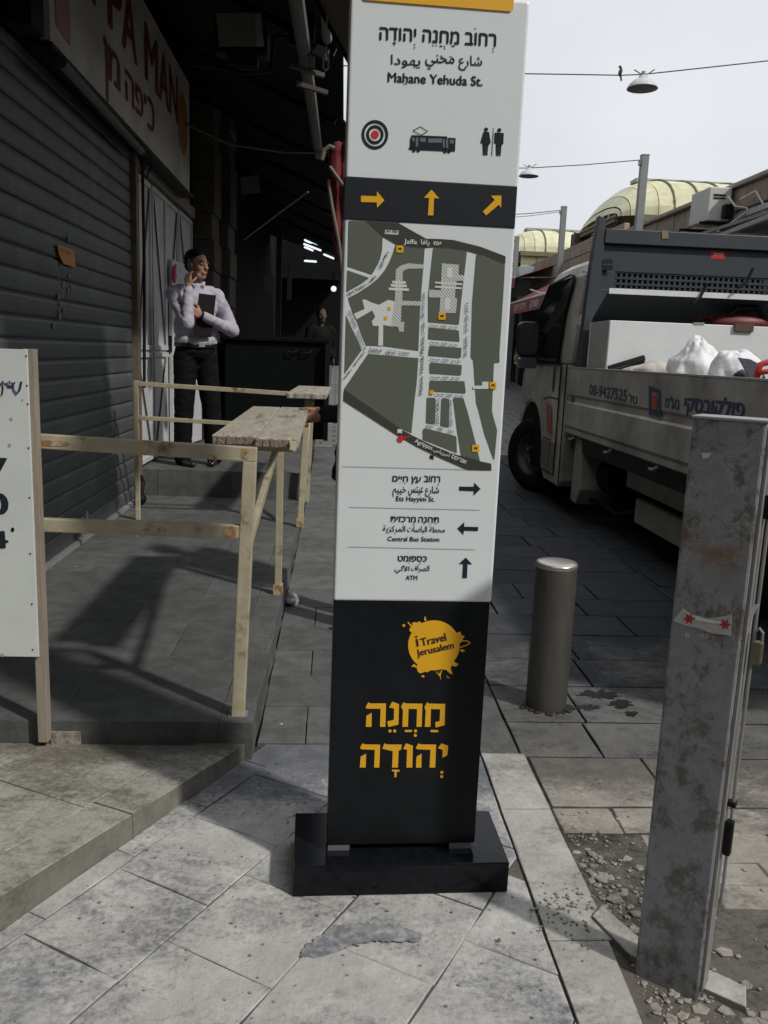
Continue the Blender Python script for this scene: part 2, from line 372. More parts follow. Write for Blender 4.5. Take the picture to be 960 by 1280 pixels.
def slab(poly, zf, th=.03, gap=.003, jit=.0015, wear=.002, parent=None, mt=None, name='paving_stone', cut=None):
    """one stone: worn, slightly uneven top, chamfered edge"""
    if cut:
        for a, b in cut: poly = clip(poly, a, b)
        if len(poly) < 3 or area(poly) < .0025: return None
    # subdivide edges so edges can be uneven
    pts = []
    for i in range(len(poly)):
        p, q = poly[i], poly[(i+1) % len(poly)]; L_ = math.hypot(q[0]-p[0], q[1]-p[1]); k = max(1, min(4, int(L_/.12)))
        for j in range(k):
            t = j/k; s = wear if 0 < j else wear*.5
            pts.append((p[0]+(q[0]-p[0])*t+random.uniform(-s, s), p[1]+(q[1]-p[1])*t+random.uniform(-s, s)))
    lo = inset(pts, gap); hi = inset(pts, gap+.0022)
    dz = random.uniform(-jit, jit); tx, ty = random.uniform(-jit, jit)*2, random.uniform(-jit, jit)*2
    cx = sum(p[0] for p in lo)/len(lo); cy = sum(p[1] for p in lo)/len(lo)
    Z = lambda x, y, o: zf(x, y)+dz+tx*(x-cx)+ty*(y-cy)+o
    n = len(pts)
    vs = [(x, y, zf(x, y)-th) for x, y in lo]+[(x, y, Z(x, y, -.0018)) for x, y in lo]+[(x, y, Z(x, y, 0)) for x, y in hi]
    fs = [(i, (i+1) % n, (i+1) % n+n, i+n) for i in range(n)]+[(i+n, (i+1) % n+n, (i+1) % n+2*n, i+2*n) for i in range(n)]+[tuple(range(2*n, 3*n))]
    mb = MB().add(vs, fs); return part(name, mb, mt, parent)
Zs = lambda x, y: gz(y)
# base sheet under everything
g = MB(); ys = [-12, 0, 2, 8, 12, 16, 20, 26, 60, 400]
vs = [(x, y, gz(y)-.016) for y in ys for x in (-200, 200)]
g.add(vs, [(2*i, 2*i+1, 2*i+3, 2*i+2) for i in range(len(ys)-1)])
street = struct('ground', g, M_SOIL)
g = MB(); ys = [10.4, 12, 16, 20, 26, 60, 300]
g.add([(x, y, gz(y)+(-.001)) for y in ys for x in (-60, 60)], [(2*i, 2*i+1, 2*i+3, 2*i+2) for i in range(len(ys)-1)])
far = struct('cobbled_street', g, M_COB)

K0 = Vector((-.73, 1.76)); K1 = Vector((-.24, 2.645)); kd = (K1-K0).normalized(); kn = Vector((kd.y, -kd.x))
# dusty diagonal pavers in front of the sign
sidewalk = struct('sidewalk', MB().prism([(-1.9, -3, -.03), (.53, -3, -.03), (.53, 2.70, -.03), (-.26, 2.70, -.03), (-.75, 1.76, -.03), (-1.9, -.4, -.03)], (0, 0, .0255)), M_SOIL)
d = Vector((.515, .857)); n_ = Vector((.857, -.515)); T = .292
rowoff = {0: .285, 1: .14, 2: .03, 3: .20, 4: .1, 5: .25, 6: .05, -1: .05}
cuts = [((K1.x, K1.y), (K0.x-kd.x*3, K0.y-kd.y*3)), ((.528, -5), (.528, 5)), ((5, 2.72), (-5, 2.72))]
cutsA = [((K0.x-kd.x*3, K0.y-kd.y*3), (K1.x, K1.y)), ((.528, -5), (.528, 5)), ((5, 2.72), (-5, 2.72))]
cutsA[0] = (cutsA[0][1], cutsA[0][0]); cutsA[0] = (cutsA[0][1], cutsA[0][0])
def inside_cuts():
    # orientation: keep right of the kerb line, left of x=.528, below y=2.72
    return [((K1.x+kd.x, K1.y+kd.y), (K0.x-kd.x*3, K0.y-kd.y*3)), ((.528, -5), (.528, 5)), ((5, 2.715), (-5, 2.715))]
IC = inside_cuts()
for r in range(-2, 7):
    n0 = -1.19+(r-1)*T
    for k in range(-1, 11):
        d0 = .58+rowoff.get(r, 0)+k*T-T
        q = [d*a+n_*b for a, b in ((d0, n0), (d0, n0+T), (d0+T, n0+T), (d0+T, n0))]
        if max(p.y for p in q) < .7: continue
        slab([tuple(p) for p in reversed(q)], Zs, gap=.0013, wear=.0035, jit=.0016, parent=sidewalk, mt=M_PAVER, cut=IC)
wp = MB(); base_ = [(372, 1196), (384, 1180), (398, 1170), (420, 1156), (452, 1153), (474, 1155), (505, 1160), (528, 1167), (526, 1176), (500, 1177), (470, 1176), (440, 1181), (420, 1190), (395, 1197)]; pp_ = []
for (xa, ya), (xb, yb) in zip(base_, base_[1:]+base_[:1]):
    for j in range(7): pp_.append((xa+(xb-xa)*j/7+random.uniform(-2.2, 2.2), ya+(yb-ya)*j/7+random.uniform(-1.3, 1.3)))
wp.add([at(x, y, Z=.0034) for x, y in pp_], [tuple(range(len(pp_)))])
o = part('bare_stone_patch', wp, mat('bare_blue_stone', (.17, .18, .205), .7, var=.35, vscale=30, col2=(.38, .38, .37), thr=.53, soft=.12), sidewalk); o['kind'] = 'stuff'
# sidewalk strip running away along the platforms
rows = [2.72, 3.03, 3.34, 3.65, 3.98, 4.31, 4.65, 4.95, 5.30, 5.66, 6.02, 6.4, 6.78, 7.16, 7.54, 7.94, 8.36, 8.8, 9.24, 9.7, 10.16, 10.6]
for i in range(len(rows)-1):
    xs = [-.235, -.07, .21, .528] if i % 2 == 0 else [-.235, .10, .38, .528]
    if i > 4: xs = [-.235, .03, .528] if i % 2 else [-.235, .25, .528]
    for a, b in zip(xs, xs[1:]):
        slab([(a, rows[i]), (b, rows[i]), (b, rows[i+1]), (a, rows[i+1])], Zs, gap=.002, parent=sidewalk, mt=M_WALK)
# long flush kerb stones
kerb = struct('kerb', MB().box(.50, .70, -2, 10.2, -.04, -.012), M_SOIL)
yk = [-.4, .35, 1.02, 1.72, 2.30, 2.66]
for a, b in zip(yk, yk[1:]):
    o = .02 if a < 1.6 else 0
    slab([(.5305, a), (.655+(0 if a < 1.6 else .028), a), (.672+(.01 if a > 1.6 else 0), b), (.5305, b)], lambda x, y: .004, gap=.0015, parent=kerb, mt=M_KERB, name='kerb_stone')
a = 2.66
while a < 10:
    b = a+.64; slab([(.533, a), (.665, a), (.665, b), (.533, b)], lambda x, y: gz(y)+.002, gap=.002, parent=kerb, mt=M_WALK, name='kerb_stone'); a = b
slab([(.655, 1.80), (.70, 1.66), (.90, 1.50), (.93, 1.56), (.74, 1.73), (.69, 1.84)], lambda x, y: .012, th=.04, parent=kerb, mt=M_KERB, name='kerb_stone')
# street stones on the right
paved = struct('street', MB().box(.67, 4.0, 1.0, 2.62, -.035, -.006), M_SOIL)
srow = [1.02, 1.36, 1.50, 1.64, 1.74, 1.84, 1.94, 2.04, 2.18, 2.32, 2.64, 2.92, 3.27, 3.59, 3.93, 4.25, 4.56, 4.87, 5.2, 5.55, 5.9, 6.25, 6.6, 7.0, 7.4, 7.85, 8.3, 8.8, 9.3, 9.8, 10.4]
cnt = 0
for i in range(len(srow)-1):
    y0, y1 = srow[i], srow[i+1]; fine = y1 < 2.33
    x = .70 if y0 < 2.6 else .668
    if y0 < 2.33: x = .69
    xm = 4.1 if y0 < 7.9 else 4.1
    x -= random.uniform(0, .0)
    first = True
    while x < (xm if y0 > 2 else 2.6):
        wd = random.uniform(.13, .24) if fine else (random.uniform(.42, .62) if y0 < 8 else random.uniform(.6, .9))
        if first and not fine: wd *= random.uniform(.4, 1)
        first = False
        b = min(x+wd, 4.15)
        # the torn up hollow by the post stays bare soil
        cxm, cym = (x+b)/2, (y0+y1)/2
        bare = (cxm < .90+.25*random.random() and cym < 2.12 and random.random() < .72) or (cxm < .82 and cym < 1.9)
        if not bare:
            tl = 0 if not fine else random.uniform(-.003, .001)
            slab([(x, y0), (b, y0), (b, y1), (x, y1)], (lambda x_, y_, t=tl: gz(y_)+t-(.004 if fine else 0)), gap=.003 if fine else .0042, jit=.0025 if fine else .0015, wear=.010 if fine else .003,
                 parent=paved, mt=M_STREETR if y0 < 2.6 else M_STREET); cnt += 1
        x = b
# left of the kerb strip the street widens beyond the truck: carry the stones up to the sidewalk line
# loose rubble in the hollow and along the kerb strip
rb = MB()
for k in range(900):
    if k < 700: x = .70+abs(random.gauss(0, .10)); y = random.uniform(1.45, 2.3)
    elif k < 800: x = random.gauss(.60, .05); y = random.gauss(1.80, .07)
    else: x = random.uniform(.9, 1.35); y = random.uniform(1.2, 2.4)
    s = random.choice([.002, .002, .003, .003, .004, .005, .007 if x > .7 else .003])
    rb.sphere((x, y, -.008+s*.5 if x > .69 else .006), (s*random.uniform(.7, 1.5), s*random.uniform(.7, 1.4), s*.7), 5, Matrix.Rotation(random.random()*3, 3, 'Z'))
for k in range(260):
    x = random.uniform(-.6, .5); y = random.uniform(1.35, 2.6)
    if Vector((x-K0.x, y-K0.y)).dot(kn) < .01: continue
    s = random.choice([.0012, .0018, .0025, .0035]); rb.sphere((x, y, .001+s*.4), (s*1.3, s, s*.7), 5)
o = part('loose_rubble', rb, M_STREETR); o['kind'] = 'stuff'

for k in range(85):      # broken stone pieces set in the torn up hollow
    cx_, cy_ = .70+random.random()*.24, random.uniform(1.42, 2.12); q_ = random.uniform(.007, .021); a0 = random.random()*6
    pts = [(cx_+q_*random.uniform(.6, 1.25)*math.cos(a0+j*1.256), cy_+q_*random.uniform(.6, 1.1)*math.sin(a0+j*1.256)) for j in range(5)]
    slab(pts, lambda x, y, t=random.uniform(-.005, .001): t, gap=0, jit=.002, wear=.002, parent=paved, mt=M_STREETR, name='broken_stone')
# near step (low sloping slab, bottom left)
zst = lambda x, y: .052+max(0., min(1.4, (2.6-y)))*.045
step = struct('front_step', MB().box(-3.2, -2.4, -1, 2.6, 0, .03), M_STEP)
kl = [-1.9, -1.05, -.38, .02+.28, .98-.02, 1.02]
tt = [(-2.4, -1.6), (-1.6, -.80), (-.80, -.02), (-.02, .435), (.435, 1.008)]
for a, b in tt:
    p, q = K0+kd*a, K0+kd*b; r, s_ = q-kn*.14, p-kn*.14
    slab([tuple(p), tuple(q), tuple(r), tuple(s_)], zst, th=.12, gap=.0012, parent=step, mt=M_STEP, name='step_stone')
for j in range(5):
    off = .14+j*.40; al = -2.4+.2*(j % 2)
    while al < 1.8:
        p, q = K0+kd*al-kn*off, K0+kd*(al+.56)-kn*off; r, s_ = q-kn*.40, p-kn*.40
        slab([tuple(v) for v in (p, q, r, s_)], zst, th=.12, gap=.0015, parent=step, mt=M_STEP, name='step_stone', cut=[((5, 2.598), (-5, 2.598))]); al += .56

# shop platform
PZ = .13
plat = struct('shop_platform', MB().box(-1.9, -.26, 2.62, 6.86, -.02, PZ-.035), M_PLAT)
Zp = lambda x, y: PZ
x = -.24
for wd in (.11, .85, .85, .9, .9):
    slab([(x-wd, 2.6), (x, 2.6), (x, 2.77), (x-wd, 2.77)], Zp, th=.13, gap=.0008, jit=.0005, parent=plat, mt=M_PLAT, name='platform_slab'); x -= wd
prow = [2.77, 3.19, 3.61, 4.03, 4.45, 4.87, 5.29, 5.71, 6.13, 6.55, 6.86]
for i in range(len(prow)-1):
    slab([(-.35, prow[i]), (-.24, prow[i]), (-.232, prow[i+1]), (-.35, prow[i+1])], Zp, th=.13, gap=.0008, jit=.0005, parent=plat, mt=M_PLAT, name='platform_slab')
    x = -.35; first = True
    while x > -1.9:
        wd = (.27 if i % 2 else .52) if first else .58
        first = False
        slab([(max(x-wd, -1.9), prow[i]), (x, prow[i]), (x, prow[i+1]), (max(x-wd, -1.9), prow[i+1])], Zp, gap=.0012, jit=.0006, parent=plat, mt=M_PLAT, name='platform_slab'); x -= wd
# raised second platform behind
PZ2 = .345
plat2 = struct('raised_platform', MB().box(-1.9, -.24, 6.90, 13.2, -.02, PZ2-.03), M_PLAT)
for j in range(14):
    y0 = 6.86+j*.45; x = -.22; first = True
    while x > -1.9:
        wd = .34 if (first and j % 2) else .6; first = False
        slab([(max(x-wd, -1.9), y0), (x, y0), (x, y0+.45), (max(x-wd, -1.9), y0+.45)], lambda x, y: PZ2, th=.215 if j == 0 else .03, gap=.0015, jit=.0006, parent=plat2, mt=M_PLAT, name='platform_slab'); x -= wd
plat3 = struct('market_floor', MB().box(-6, -.1, 13.2, 40, -.3, .9), M_PLAT)

# ------------------------------------------------------------------ left: roller shutter
SX = -1.54
sh = thing('roller_shutter', 'closed grey steel roller shutter behind the white price board, leftmost in the photo', 'shutter', (SX, 3.5, PZ))
z = PZ+.02
while z < 2.72:
    prof = [(0, 0), (.006, .003), (.010, .014), (.0115, .050), (.0105, .080), (.007, .094), (.001, .099), (-.004, .101), (-.004, .108)]
    mb = MB(); Y0, Y1 = .35, 6.56
    vs = [(SX+px, y, z+pz) for y in (Y0, Y1) for px, pz in prof]; k = len(prof)
    mb.add(vs, [(i, i+1, k+i+1, k+i) for i in range(k-1)]); part('slat', mb, M_SHUT, sh, smooth=False); z += .1085
part('bottom_rail', MB().box(SX-.02, SX+.035, .35, 6.56, PZ, PZ+.022), mat('pale_metal_strip', (.36, .35, .33), .5, .3, var=.2), sh)
part('guide_rail', MB().box(SX-.03, SX+.05, 6.57, 6.66, PZ, 2.75), mat('rusty_guide_rail', (.14, .115, .09), .7, .2, var=.3, vscale=6, col2=(.20, .09, .04), thr=.56, bump=.002), sh)
mb = MB(); mb.sphere((SX+.09, 6.40, PZ+.05), .045, 10); mb.tube([(SX+.08, 6.45, PZ+.05), (SX+.09, 6.5, PZ+.16), (SX+.06, 6.55, PZ+.2)], .015, 8)
part('foot_bolt', mb, M_DARKMET, sh)
mb = MB(); mb.bar((SX+.05, 5.05, PZ+.02), (SX+.05, 5.05, PZ+.17), .012, .03); mb.bar((SX+.05, 4.97, PZ+.1), (SX+.05, 5.13, PZ+.1), .012, .02); mb.bar((SX+.05, 5.13, PZ+.08), (SX+.05, 5.14, PZ+.19), .012, .03)
part('lock_handle', mb, mat('pale_lock', (.33, .31, .28), .5, .3), sh)
# peeled glue spots
mb = MB()
for k in range(26):
    p = at(80+random.gauss(0, 6), 360+random.gauss(0, 24), X=SX+.019); r = random.uniform(.008, .03)
    mb.add([(SX+.0195, p.y+r*a*random.uniform(.6, 1), p.z+r*b*random.uniform(.5, 1)) for a, b in circ(0, 0, 1, 8)], [tuple(range(8))])
part('glue_mark', mb, mat('glue_white', (.15, .17, .18), .7), sh, kind='stuff')
st = MB(); p = [at(x, y, X=SX+.023) for x, y in ((71, 305), (92, 313), (94, 334), (79, 330), (73, 318))]
st.prism(p, (.004, 0, 0)); o = part('torn_sticker', st, mat('sticker_orange', (.50, .24, .03), .6, var=.15, vscale=30)); tag(o, 'small torn orange sticker stuck on the grey roller shutter', 'sticker')
mb = MB(); Fs = Face((SX+.0275, 5, 1.6), (0, 1, 0), (0, 0, 1), (1, 0, 0)); Fs.text(mb, 'מכירה'[::-1], (74, 314), (88, 319), 4, .0, .01)
part('lettering', mb, M_INK, o)

# wall above, continuing both ways, with its own openings
bl = thing('shop_building', 'old dark stone market building with closed shops along the left', 'building', (-1.8, 5, 0))
part('wall', MB().box(-3.2, -1.60, -6, 6.7, -.05, 5.2), M_STONED, bl)
part('lintel', MB().box(-1.60, -1.50, .1, 6.66, 2.70, 3.0), M_SHADE, bl)
part('wall', MB().box(-3.2, -1.575, 6.7, 9.4, -.05, 5.2), M_PLASTERW, bl)
part('wall', MB().box(-3.2, -1.62, -6, .3, 0, 2.7), M_STONED, bl)
# rough stone pier blocks behind the doors
z = PZ2; k = 0
while z < 4.6:
    hh = random.uniform(.26, .36); o_ = random.uniform(-.015, .015)
    part('stone', MB().box(-1.56, -1.33+o_, 9.42, 9.95, z+.006, z+hh), M_STONED, bl, bevel=.012)
    part('stone', MB().box(-1.52, -1.25+o_, 10.15, 10.75, z+.006, z+hh-.004), M_STONED, bl, bevel=.015); z += hh
part('wall', MB().box(-3.2, -1.56, 9.4, 13, 0, 5.2), M_SHADE, bl)
part('rear_wall', MB().box(-6, 1.2, 24, 24.4, 0, 4.6), M_SHADE, bl)
part('wall', MB().box(-3.4, -1.58, 13, 24, 0, 5.2), M_SHADE, bl)
part('upper_storey', MB().box(-6, .02, 23.0, 25, 3.2, 6.0), M_SHADE, bl)
part('wall', MB().box(-3.2, -1.9, 11.2, 11.5, 0, 5.2), M_SHADE, bl)

# doors: four white planked leaves
dr = thing('shop_doors', 'tall chipped white folding doors with diagonal seams behind the standing man', 'door', (SX, 8, PZ2))
dy = [6.74, 7.32, 7.90, 8.52, 9.30]
for i in range(4):
    y0, y1 = dy[i], dy[i+1]
    leaf = part('door_leaf', MB().box(SX-.05, SX-.012+.006*(i % 2), y0+.006, y1-.006, PZ2+.02, 2.62), M_DOORW, dr, bevel=.004)
    zm = [(PZ2+.02, 1.28), (1.28, 2.62)]
    for (za, zb) in zm:
        mb = MB(); xx = SX-.006+.006*(i % 2)
        mb.box(xx-.01, xx+.010, y0+.012, y0+.05, za+.01, zb-.01); mb.box(xx-.01, xx+.010, y1-.05, y1-.012, za+.01, zb-.01)
        mb.box(xx-.01, xx+.0095, y0+.05, y1-.05, za+.01, za+.05); mb.box(xx-.01, xx+.0095, y0+.05, y1-.05, zb-.05, zb-.01)
        part('frame', mb, M_DOORW, leaf)
        a, b = (za+.06, zb-.06) if (i+(za > 1)) % 2 else (zb-.06, za+.06)
        part('brace', MB().bar((xx+.004, y0+.06, a), (xx+.004, y1-.06, b), .012, .012, up=(1, 0, 0)), mat('seam_brown', (.12, .10, .085), .9), leaf)
part('head_beam', MB().box(SX-.05, SX+.03, 6.70, 9.32, 2.64, 2.74), M_WOOD, dr)
part('latch', MB().box(SX, SX+.03, 7.98, 8.02, 1.28, 1.42).box(SX, SX+.03, 8.05, 8.08, .55, .7), M_DARKMET, dr)
o = part('door_leaf', MB().add([at(x, y, X=SX+.03+.0*i) for i, (x, y) in enumerate(((214, 300), (240, 300), (243, 565), (214, 560)))], [(0, 1, 2, 3)]), None, None)
bpy.data.objects.remove(o)
leaf = part('door_leaf', MB().box(SX, SX+.035, 8.02, 9.05, PZ2+.02, 2.1, rz=R_(-6), piv=(SX, 8.02)), M_DOORW, dr, bevel=.004)
part('brace', MB().bar((SX+.05, 8.1, .5), (SX+.12, 8.9, 1.9), .02, .02, up=(1, 0, 0)), M_DOORW, leaf)
mb = MB(); p = at(216, 345, X=SX+.06); mb.prism([p+Vector((0, a, b)) for a, b in ((-.05, -.02), (.02, -.06), (.09, .01), (.06, .05), (.09, .11), (-.01, .08))], (.02, 0, 0))
tag(part('pink_rag', mb, mat('pink_red_rag', (.5, .03, .06), .7)), 'small pinkish red rag hooked on the white door behind the man', 'rag')

# shop sign
GX = -1.39
sg = thing('shop_sign', 'long grimy white shop sign with dark red letters and orange oval', 'sign', (GX, 6.4, 2.7))
part('sign_panel', MB().box(GX-.05, GX, 4.42, 8.28, 2.72, 3.66), mat('grimy_sign_white', (.55, .53, .48), .55, var=.12, vscale=2.5, col2=(.40, .37, .32), thr=.6, soft=.15), sg, bevel=.003)
part('frame', MB().box(GX-.22, GX-.052, 4.46, 8.40, 2.74, 3.68), M_SHADE, sg)
part('lower_trim', MB().box(GX-.10, GX+.012, 4.40, 8.42, 2.695, 2.718), M_DARKMET, sg)
Fg = Face((GX+.003, 6, 3), (0, 1, 0), (0, 0, 1), (1, 0, 0))
LRED = mat('sign_dark_red', (.16, .022, .025), .6, var=.2, vscale=20)
def gtext(body, y0, y1, z0, hh, bold=.02, m_=LRED, nm='letter'):
    mb = MB(); Fg.text(mb, body, (y0-6, z0-3), (y1-6, z0-3), hh, 0, bold, px=False); return part(nm, mb, m_, sg)
def gy(x, y): p = at(x, y, X=GX+.003); return p.y, p.z
LT = [('K', (4.62, 4.92)), ('I', (4.98, 5.06)), ('P', (5.13, 5.42)), ('P', (5.49, 5.80)), ('A', (5.82, 6.20)), ('M', (6.46, 6.88)), ('A', (6.93, 7.30)), ('N', (7.34, 7.68))]
for ch, (a, b) in LT: gtext(ch, a, b, 3.17, .36, .03)
for ch, (a, b), zz, hh in (('ן', (5.37, 5.44), 2.83, .24), ('מ', (5.47, 5.73), 2.87, .19), ('ה', (5.88, 6.10), 2.87, .18), ('פ', (6.15, 6.37), 2.87, .18), ('י', (6.42, 6.47), 2.96, .09), ('כ', (6.53, 6.74), 2.86, .21)):
    gtext(ch, a, b, zz, hh, .03)
mb = MB(); Fg.poly(mb, [(7.93-6+.23*math.cos(t/14*math.pi), 3.23-3+.25*math.sin(t/14*math.pi)) for t in range(28)], .001)
part('oval_emblem', mb, mat('emblem_orange', (.38, .17, .03), .6, var=.1), sg)
mb = MB(); Fg.poly(mb, [(4.50-6, 3.06-3), (4.72-6, 3.04-3), (4.72-6, 2.80-3), (4.50-6, 2.82-3)], .0015)
part('pink_sticker', mb, mat('sticker_pink', (.42, .20, .24), .6, var=.35, vscale=60), sg)
part('light_tube', MB().tube([(GX+.02, 4.5, 2.66), (GX-.02, 6.4, 2.67)], .03, 8), mat('dead_tube', (.05, .06, .055), .4), sg)
# nearer dark sign box, seen at its end
s2 = thing('shop_sign', 'dark grimy sign box cut by the top left photo corner', 'sign', (GX, 3.2, 2.7))
part('sign_panel', MB().box(GX-.03, GX+.01, 1.0, 4.12, 2.86, 3.8), mat('dim_sign', (.16, .19, .18), .6, var=.2), s2)
part('frame', MB().box(GX-.2, GX+.01, 4.13, 4.30, 2.70, 3.9), M_DARKMET, s2)
# cables and spikes under the sign
cb = MB()
for k in range(3):
    a = at(172+3*k, 190, X=-1.47); b = at(183+4*k, 222-7*k, X=-1.47); c = at(190, 196, X=-1.47)
    cb.tube([a, (a+b)/2+Vector((0, 0, -.05)), b, (b+c)/2+Vector((0, .03, 0)), c], .006, 6)
cb.tube([(-1.47, 6.70, 2.7), (-1.47, 6.72, 1.9), (-1.48, 6.71, 1.0)], .012, 6)
tag(part('loose_cables', cb, M_DARKMET), 'looped black cables hanging beside the top of the roller shutter', 'cable')

# ------------------------------------------------------------------ left: market canopy
cp = thing('market_canopy', 'dark tarpaulin canopy roof over the shops on the left', 'canopy', (-.7, 8, 3.4))
mb = MB(); n = 12; vs = []; fs = []
for j in range(n+1):
    for i in range(5):
        x = -1.62+(1.62-.012+(.75 if j > 4 else .3 if j == 4 else 0))*i/4; y = 3.6+j*1.4 if j else -.6; vs.append((x+(0 if i < 4 else .055*min(1, j/4)-.02), y, 3.98-.66*i/4+.03*math.sin(j*1.9+i)))
for j in range(n):
    for i in range(4): fs.append((j*5+i, j*5+i+1, j*5+i+6, j*5+i+5))
o = part('tarpaulin', mb.add(vs, fs), M_TARP, cp, smooth=True); s = o.modifiers.new('s', 'SOLIDIFY'); s.thickness = .02
for j in range(8): part('rafter', MB().bar((-1.6, 4.3+j*1.7, 3.90), (-.06, 4.3+j*1.7, 3.26), .04, .05), M_DARKMET, cp)
mb = MB().tube([(-.26, 3.9, 3.06), (-.235, 6.3, 3.12), (-.22, 8.6, 3.18)], .042, 10)
rl = tag(part('awning_roller', mb, mat('grimy_white_tube', (.12, .115, .10), .5, var=.3, vscale=4)), 'long grimy rolled awning tube hanging under the dark canopy', 'awning')
part('bracket', MB().bar((-.34, 5.5, 3.16), (-.10, 5.5, 3.08), .05, .06).bar((-.2, 5.5, 3.0), (-.2, 5.5, 3.3), .04, .04), M_DARKMET, rl)
for a_, b_ in (((-.33, 5.58, 3.04), (-.12, 5.62, 3.0)), ((-.3, 5.8, 3.0), (-.1, 5.82, 2.96))): part('clamp', MB().bar(a_, b_, .035, .025), mat('grimy_clamp', (.07, .065, .055), .5), rl)
mb = MB().tube([(-.11, 3.2, 3.0), (-.10, 5.2, 3.07)], .028, 8)
tag(part('support_pole', mb, mat('dull_pole', (.16, .145, .12), .5)), 'short pole parallel to the rolled awning tube at the top edge', 'pole')
ch = MB(); ch.tube([(-.092, 4.6, 3.02), (-.092, 4.6, 2.82)], .003, 6)
ch.tube([(-.092, 4.6, 2.82), (-.104, 4.6, 2.78), (-.104, 4.6, 2.735), (-.092, 4.6, 2.722), (-.080, 4.6, 2.735), (-.080, 4.6, 2.78), (-.092, 4.6, 2.82)], .0055, 6)
tag(part('awning_hook', ch, mat('pale_hook', (.55, .53, .48), .4, .3)), 'small pale metal loop hanging below the canopy left of the sign', 'hook')
# near brown awning
aw = thing('cloth_awning', 'brown cloth awning sloping down behind the top of the white sign', 'awning', (.1, 4, 2.9))
A = [(-.14, 4.60, 3.07), (.62, 4.60, 1.0)]
mb = MB(); z = lambda x: 2.80-(x-.03)*1.55
mb.add([(x, y, z(x)+.0) for y in (2.9, 4.6) for x in (-.30, .03, .26)], [(0, 1, 4, 3), (1, 2, 5, 4)])
o = part('cloth', mb, M_AWN, aw); s = o.modifiers.new('s', 'SOLIDIFY'); s.thickness = .006
part('edge_bar', MB().bar((-.30, 4.62, z(-.30)-.012), (.10, 4.62, z(.10)-.012), .03, .04), M_DARKMET, aw)
part('front_bar', MB().bar((.27, 2.9, z(.26)), (.27, 4.62, z(.26)), .03, .03), M_DARKMET, aw)
# floodlight
fl = thing('floodlight', 'dark square floodlight box under the canopy ceiling at the upper left', 'lamp', (-.62, 5.5, 3.2))
c_ = [at(270, 16, Y=5.5), at(326, 16, Y=5.5), at(330, 57, Y=5.5), at(274, 57, Y=5.5)]
part('housing', MB().box(-.78, -.46, 5.53, 5.66, 3.07, 3.30), M_DARKMET, fl, bevel=.01)
part('glass', MB().prism(c_, (0, .02, 0)), mat('dusty_lamp_glass', (.17, .175, .15), .4, var=.1), fl)
part('reflector_edge', MB().prism([at(318, 17, Y=5.49), at(326, 17, Y=5.49), at(329, 57, Y=5.49), at(321, 57, Y=5.49)], (0, .01, 0)), mat('lamp_edge', (.27, .27, .25), .4), fl)
part('wire_and_bracket', MB().tube([(-.95, 5.6, 3.02), (-.75, 5.58, 3.0), (-.6, 5.56, 2.97), (-.45, 5.6, 3.0), (-.42, 5.6, 3.2), (-.3, 5.6, 3.2)], .012, 6).box(-.70, -.52, 5.5, 5.62, 3.0, 3.06).bar((-.62, 5.6, 3.3), (-.62, 5.6, 3.6), .04, .04), M_DARKMET, fl)
# red folded awning with arms
ra = thing('folded_awning', 'bunched red awning cloth hanging from its metal arm just left of the sign', 'awning', (-.02, 8, 2.8))
mb = MB(); rows_ = 12; cols = 10; vs = []; fs = []
for j in range(rows_+1):
    t = j/rows_
    for i in range(cols+1):
        u = i/cols; x0 = -.13+t*.10; x1 = .20
        zz = 3.14-t*1.0; vs.append((x0+(x1-x0)*u, 8+.05*math.sin(u*19+t*3)+.03*math.sin(t*14), zz+.04*math.sin(u*3)))
for j in range(rows_):
    for i in range(cols): a = j*(cols+1)+i; fs.append((a, a+1, a+cols+2, a+cols+1))
o = part('cloth', mb.add(vs, fs), M_CLOTHRED, ra, smooth=True); s = o.modifiers.new('s', 'SOLIDIFY'); s.thickness = .01
part('arm', MB().tube([at(410, 225, Y=7.9), at(415, 258, Y=7.9), at(424, 305, Y=7.9), at(428, 340, Y=7.9)], .016, 8), mat('grimy_arm', (.13, .12, .10), .6), ra, label=None)
part('arm', MB().tube([at(412, 208, Y=7.85), at(432, 236, Y=7.85)], .016, 8), mat('grimy_arm', (.13, .12, .10), .6), ra)
part('hinge', MB().tube([at(402, 200, Y=7.85), at(405, 188, Y=7.85), at(412, 183, Y=7.85), at(418, 186, Y=7.85)], .022, 8), mat('grimy_arm', (.13, .12, .10), .6), ra)
# dark stall / bin
bn = thing('market_stall', 'low dark green closed market stall beyond the raised platform', 'stall', (-.6, 10, PZ2))
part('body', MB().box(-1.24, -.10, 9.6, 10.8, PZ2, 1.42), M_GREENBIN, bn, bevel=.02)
part('lid', MB().box(-1.27, -.07, 9.56, 10.84, 1.42, 1.47), M_GREENBIN, bn, bevel=.01)
part('leg', MB().box(-.12, -.07, 9.5, 9.56, PZ2, 1.42), M_DARKMET, bn)
for k in range(2): part('handle', MB().tube([(-.55+.16*k, 9.58, 1.34), (-.52+.16*k, 9.55, 1.31), (-.46+.16*k, 9.55, 1.31), (-.43+.16*k, 9.58, 1.34)], .008, 6), M_DARKMET, bn)
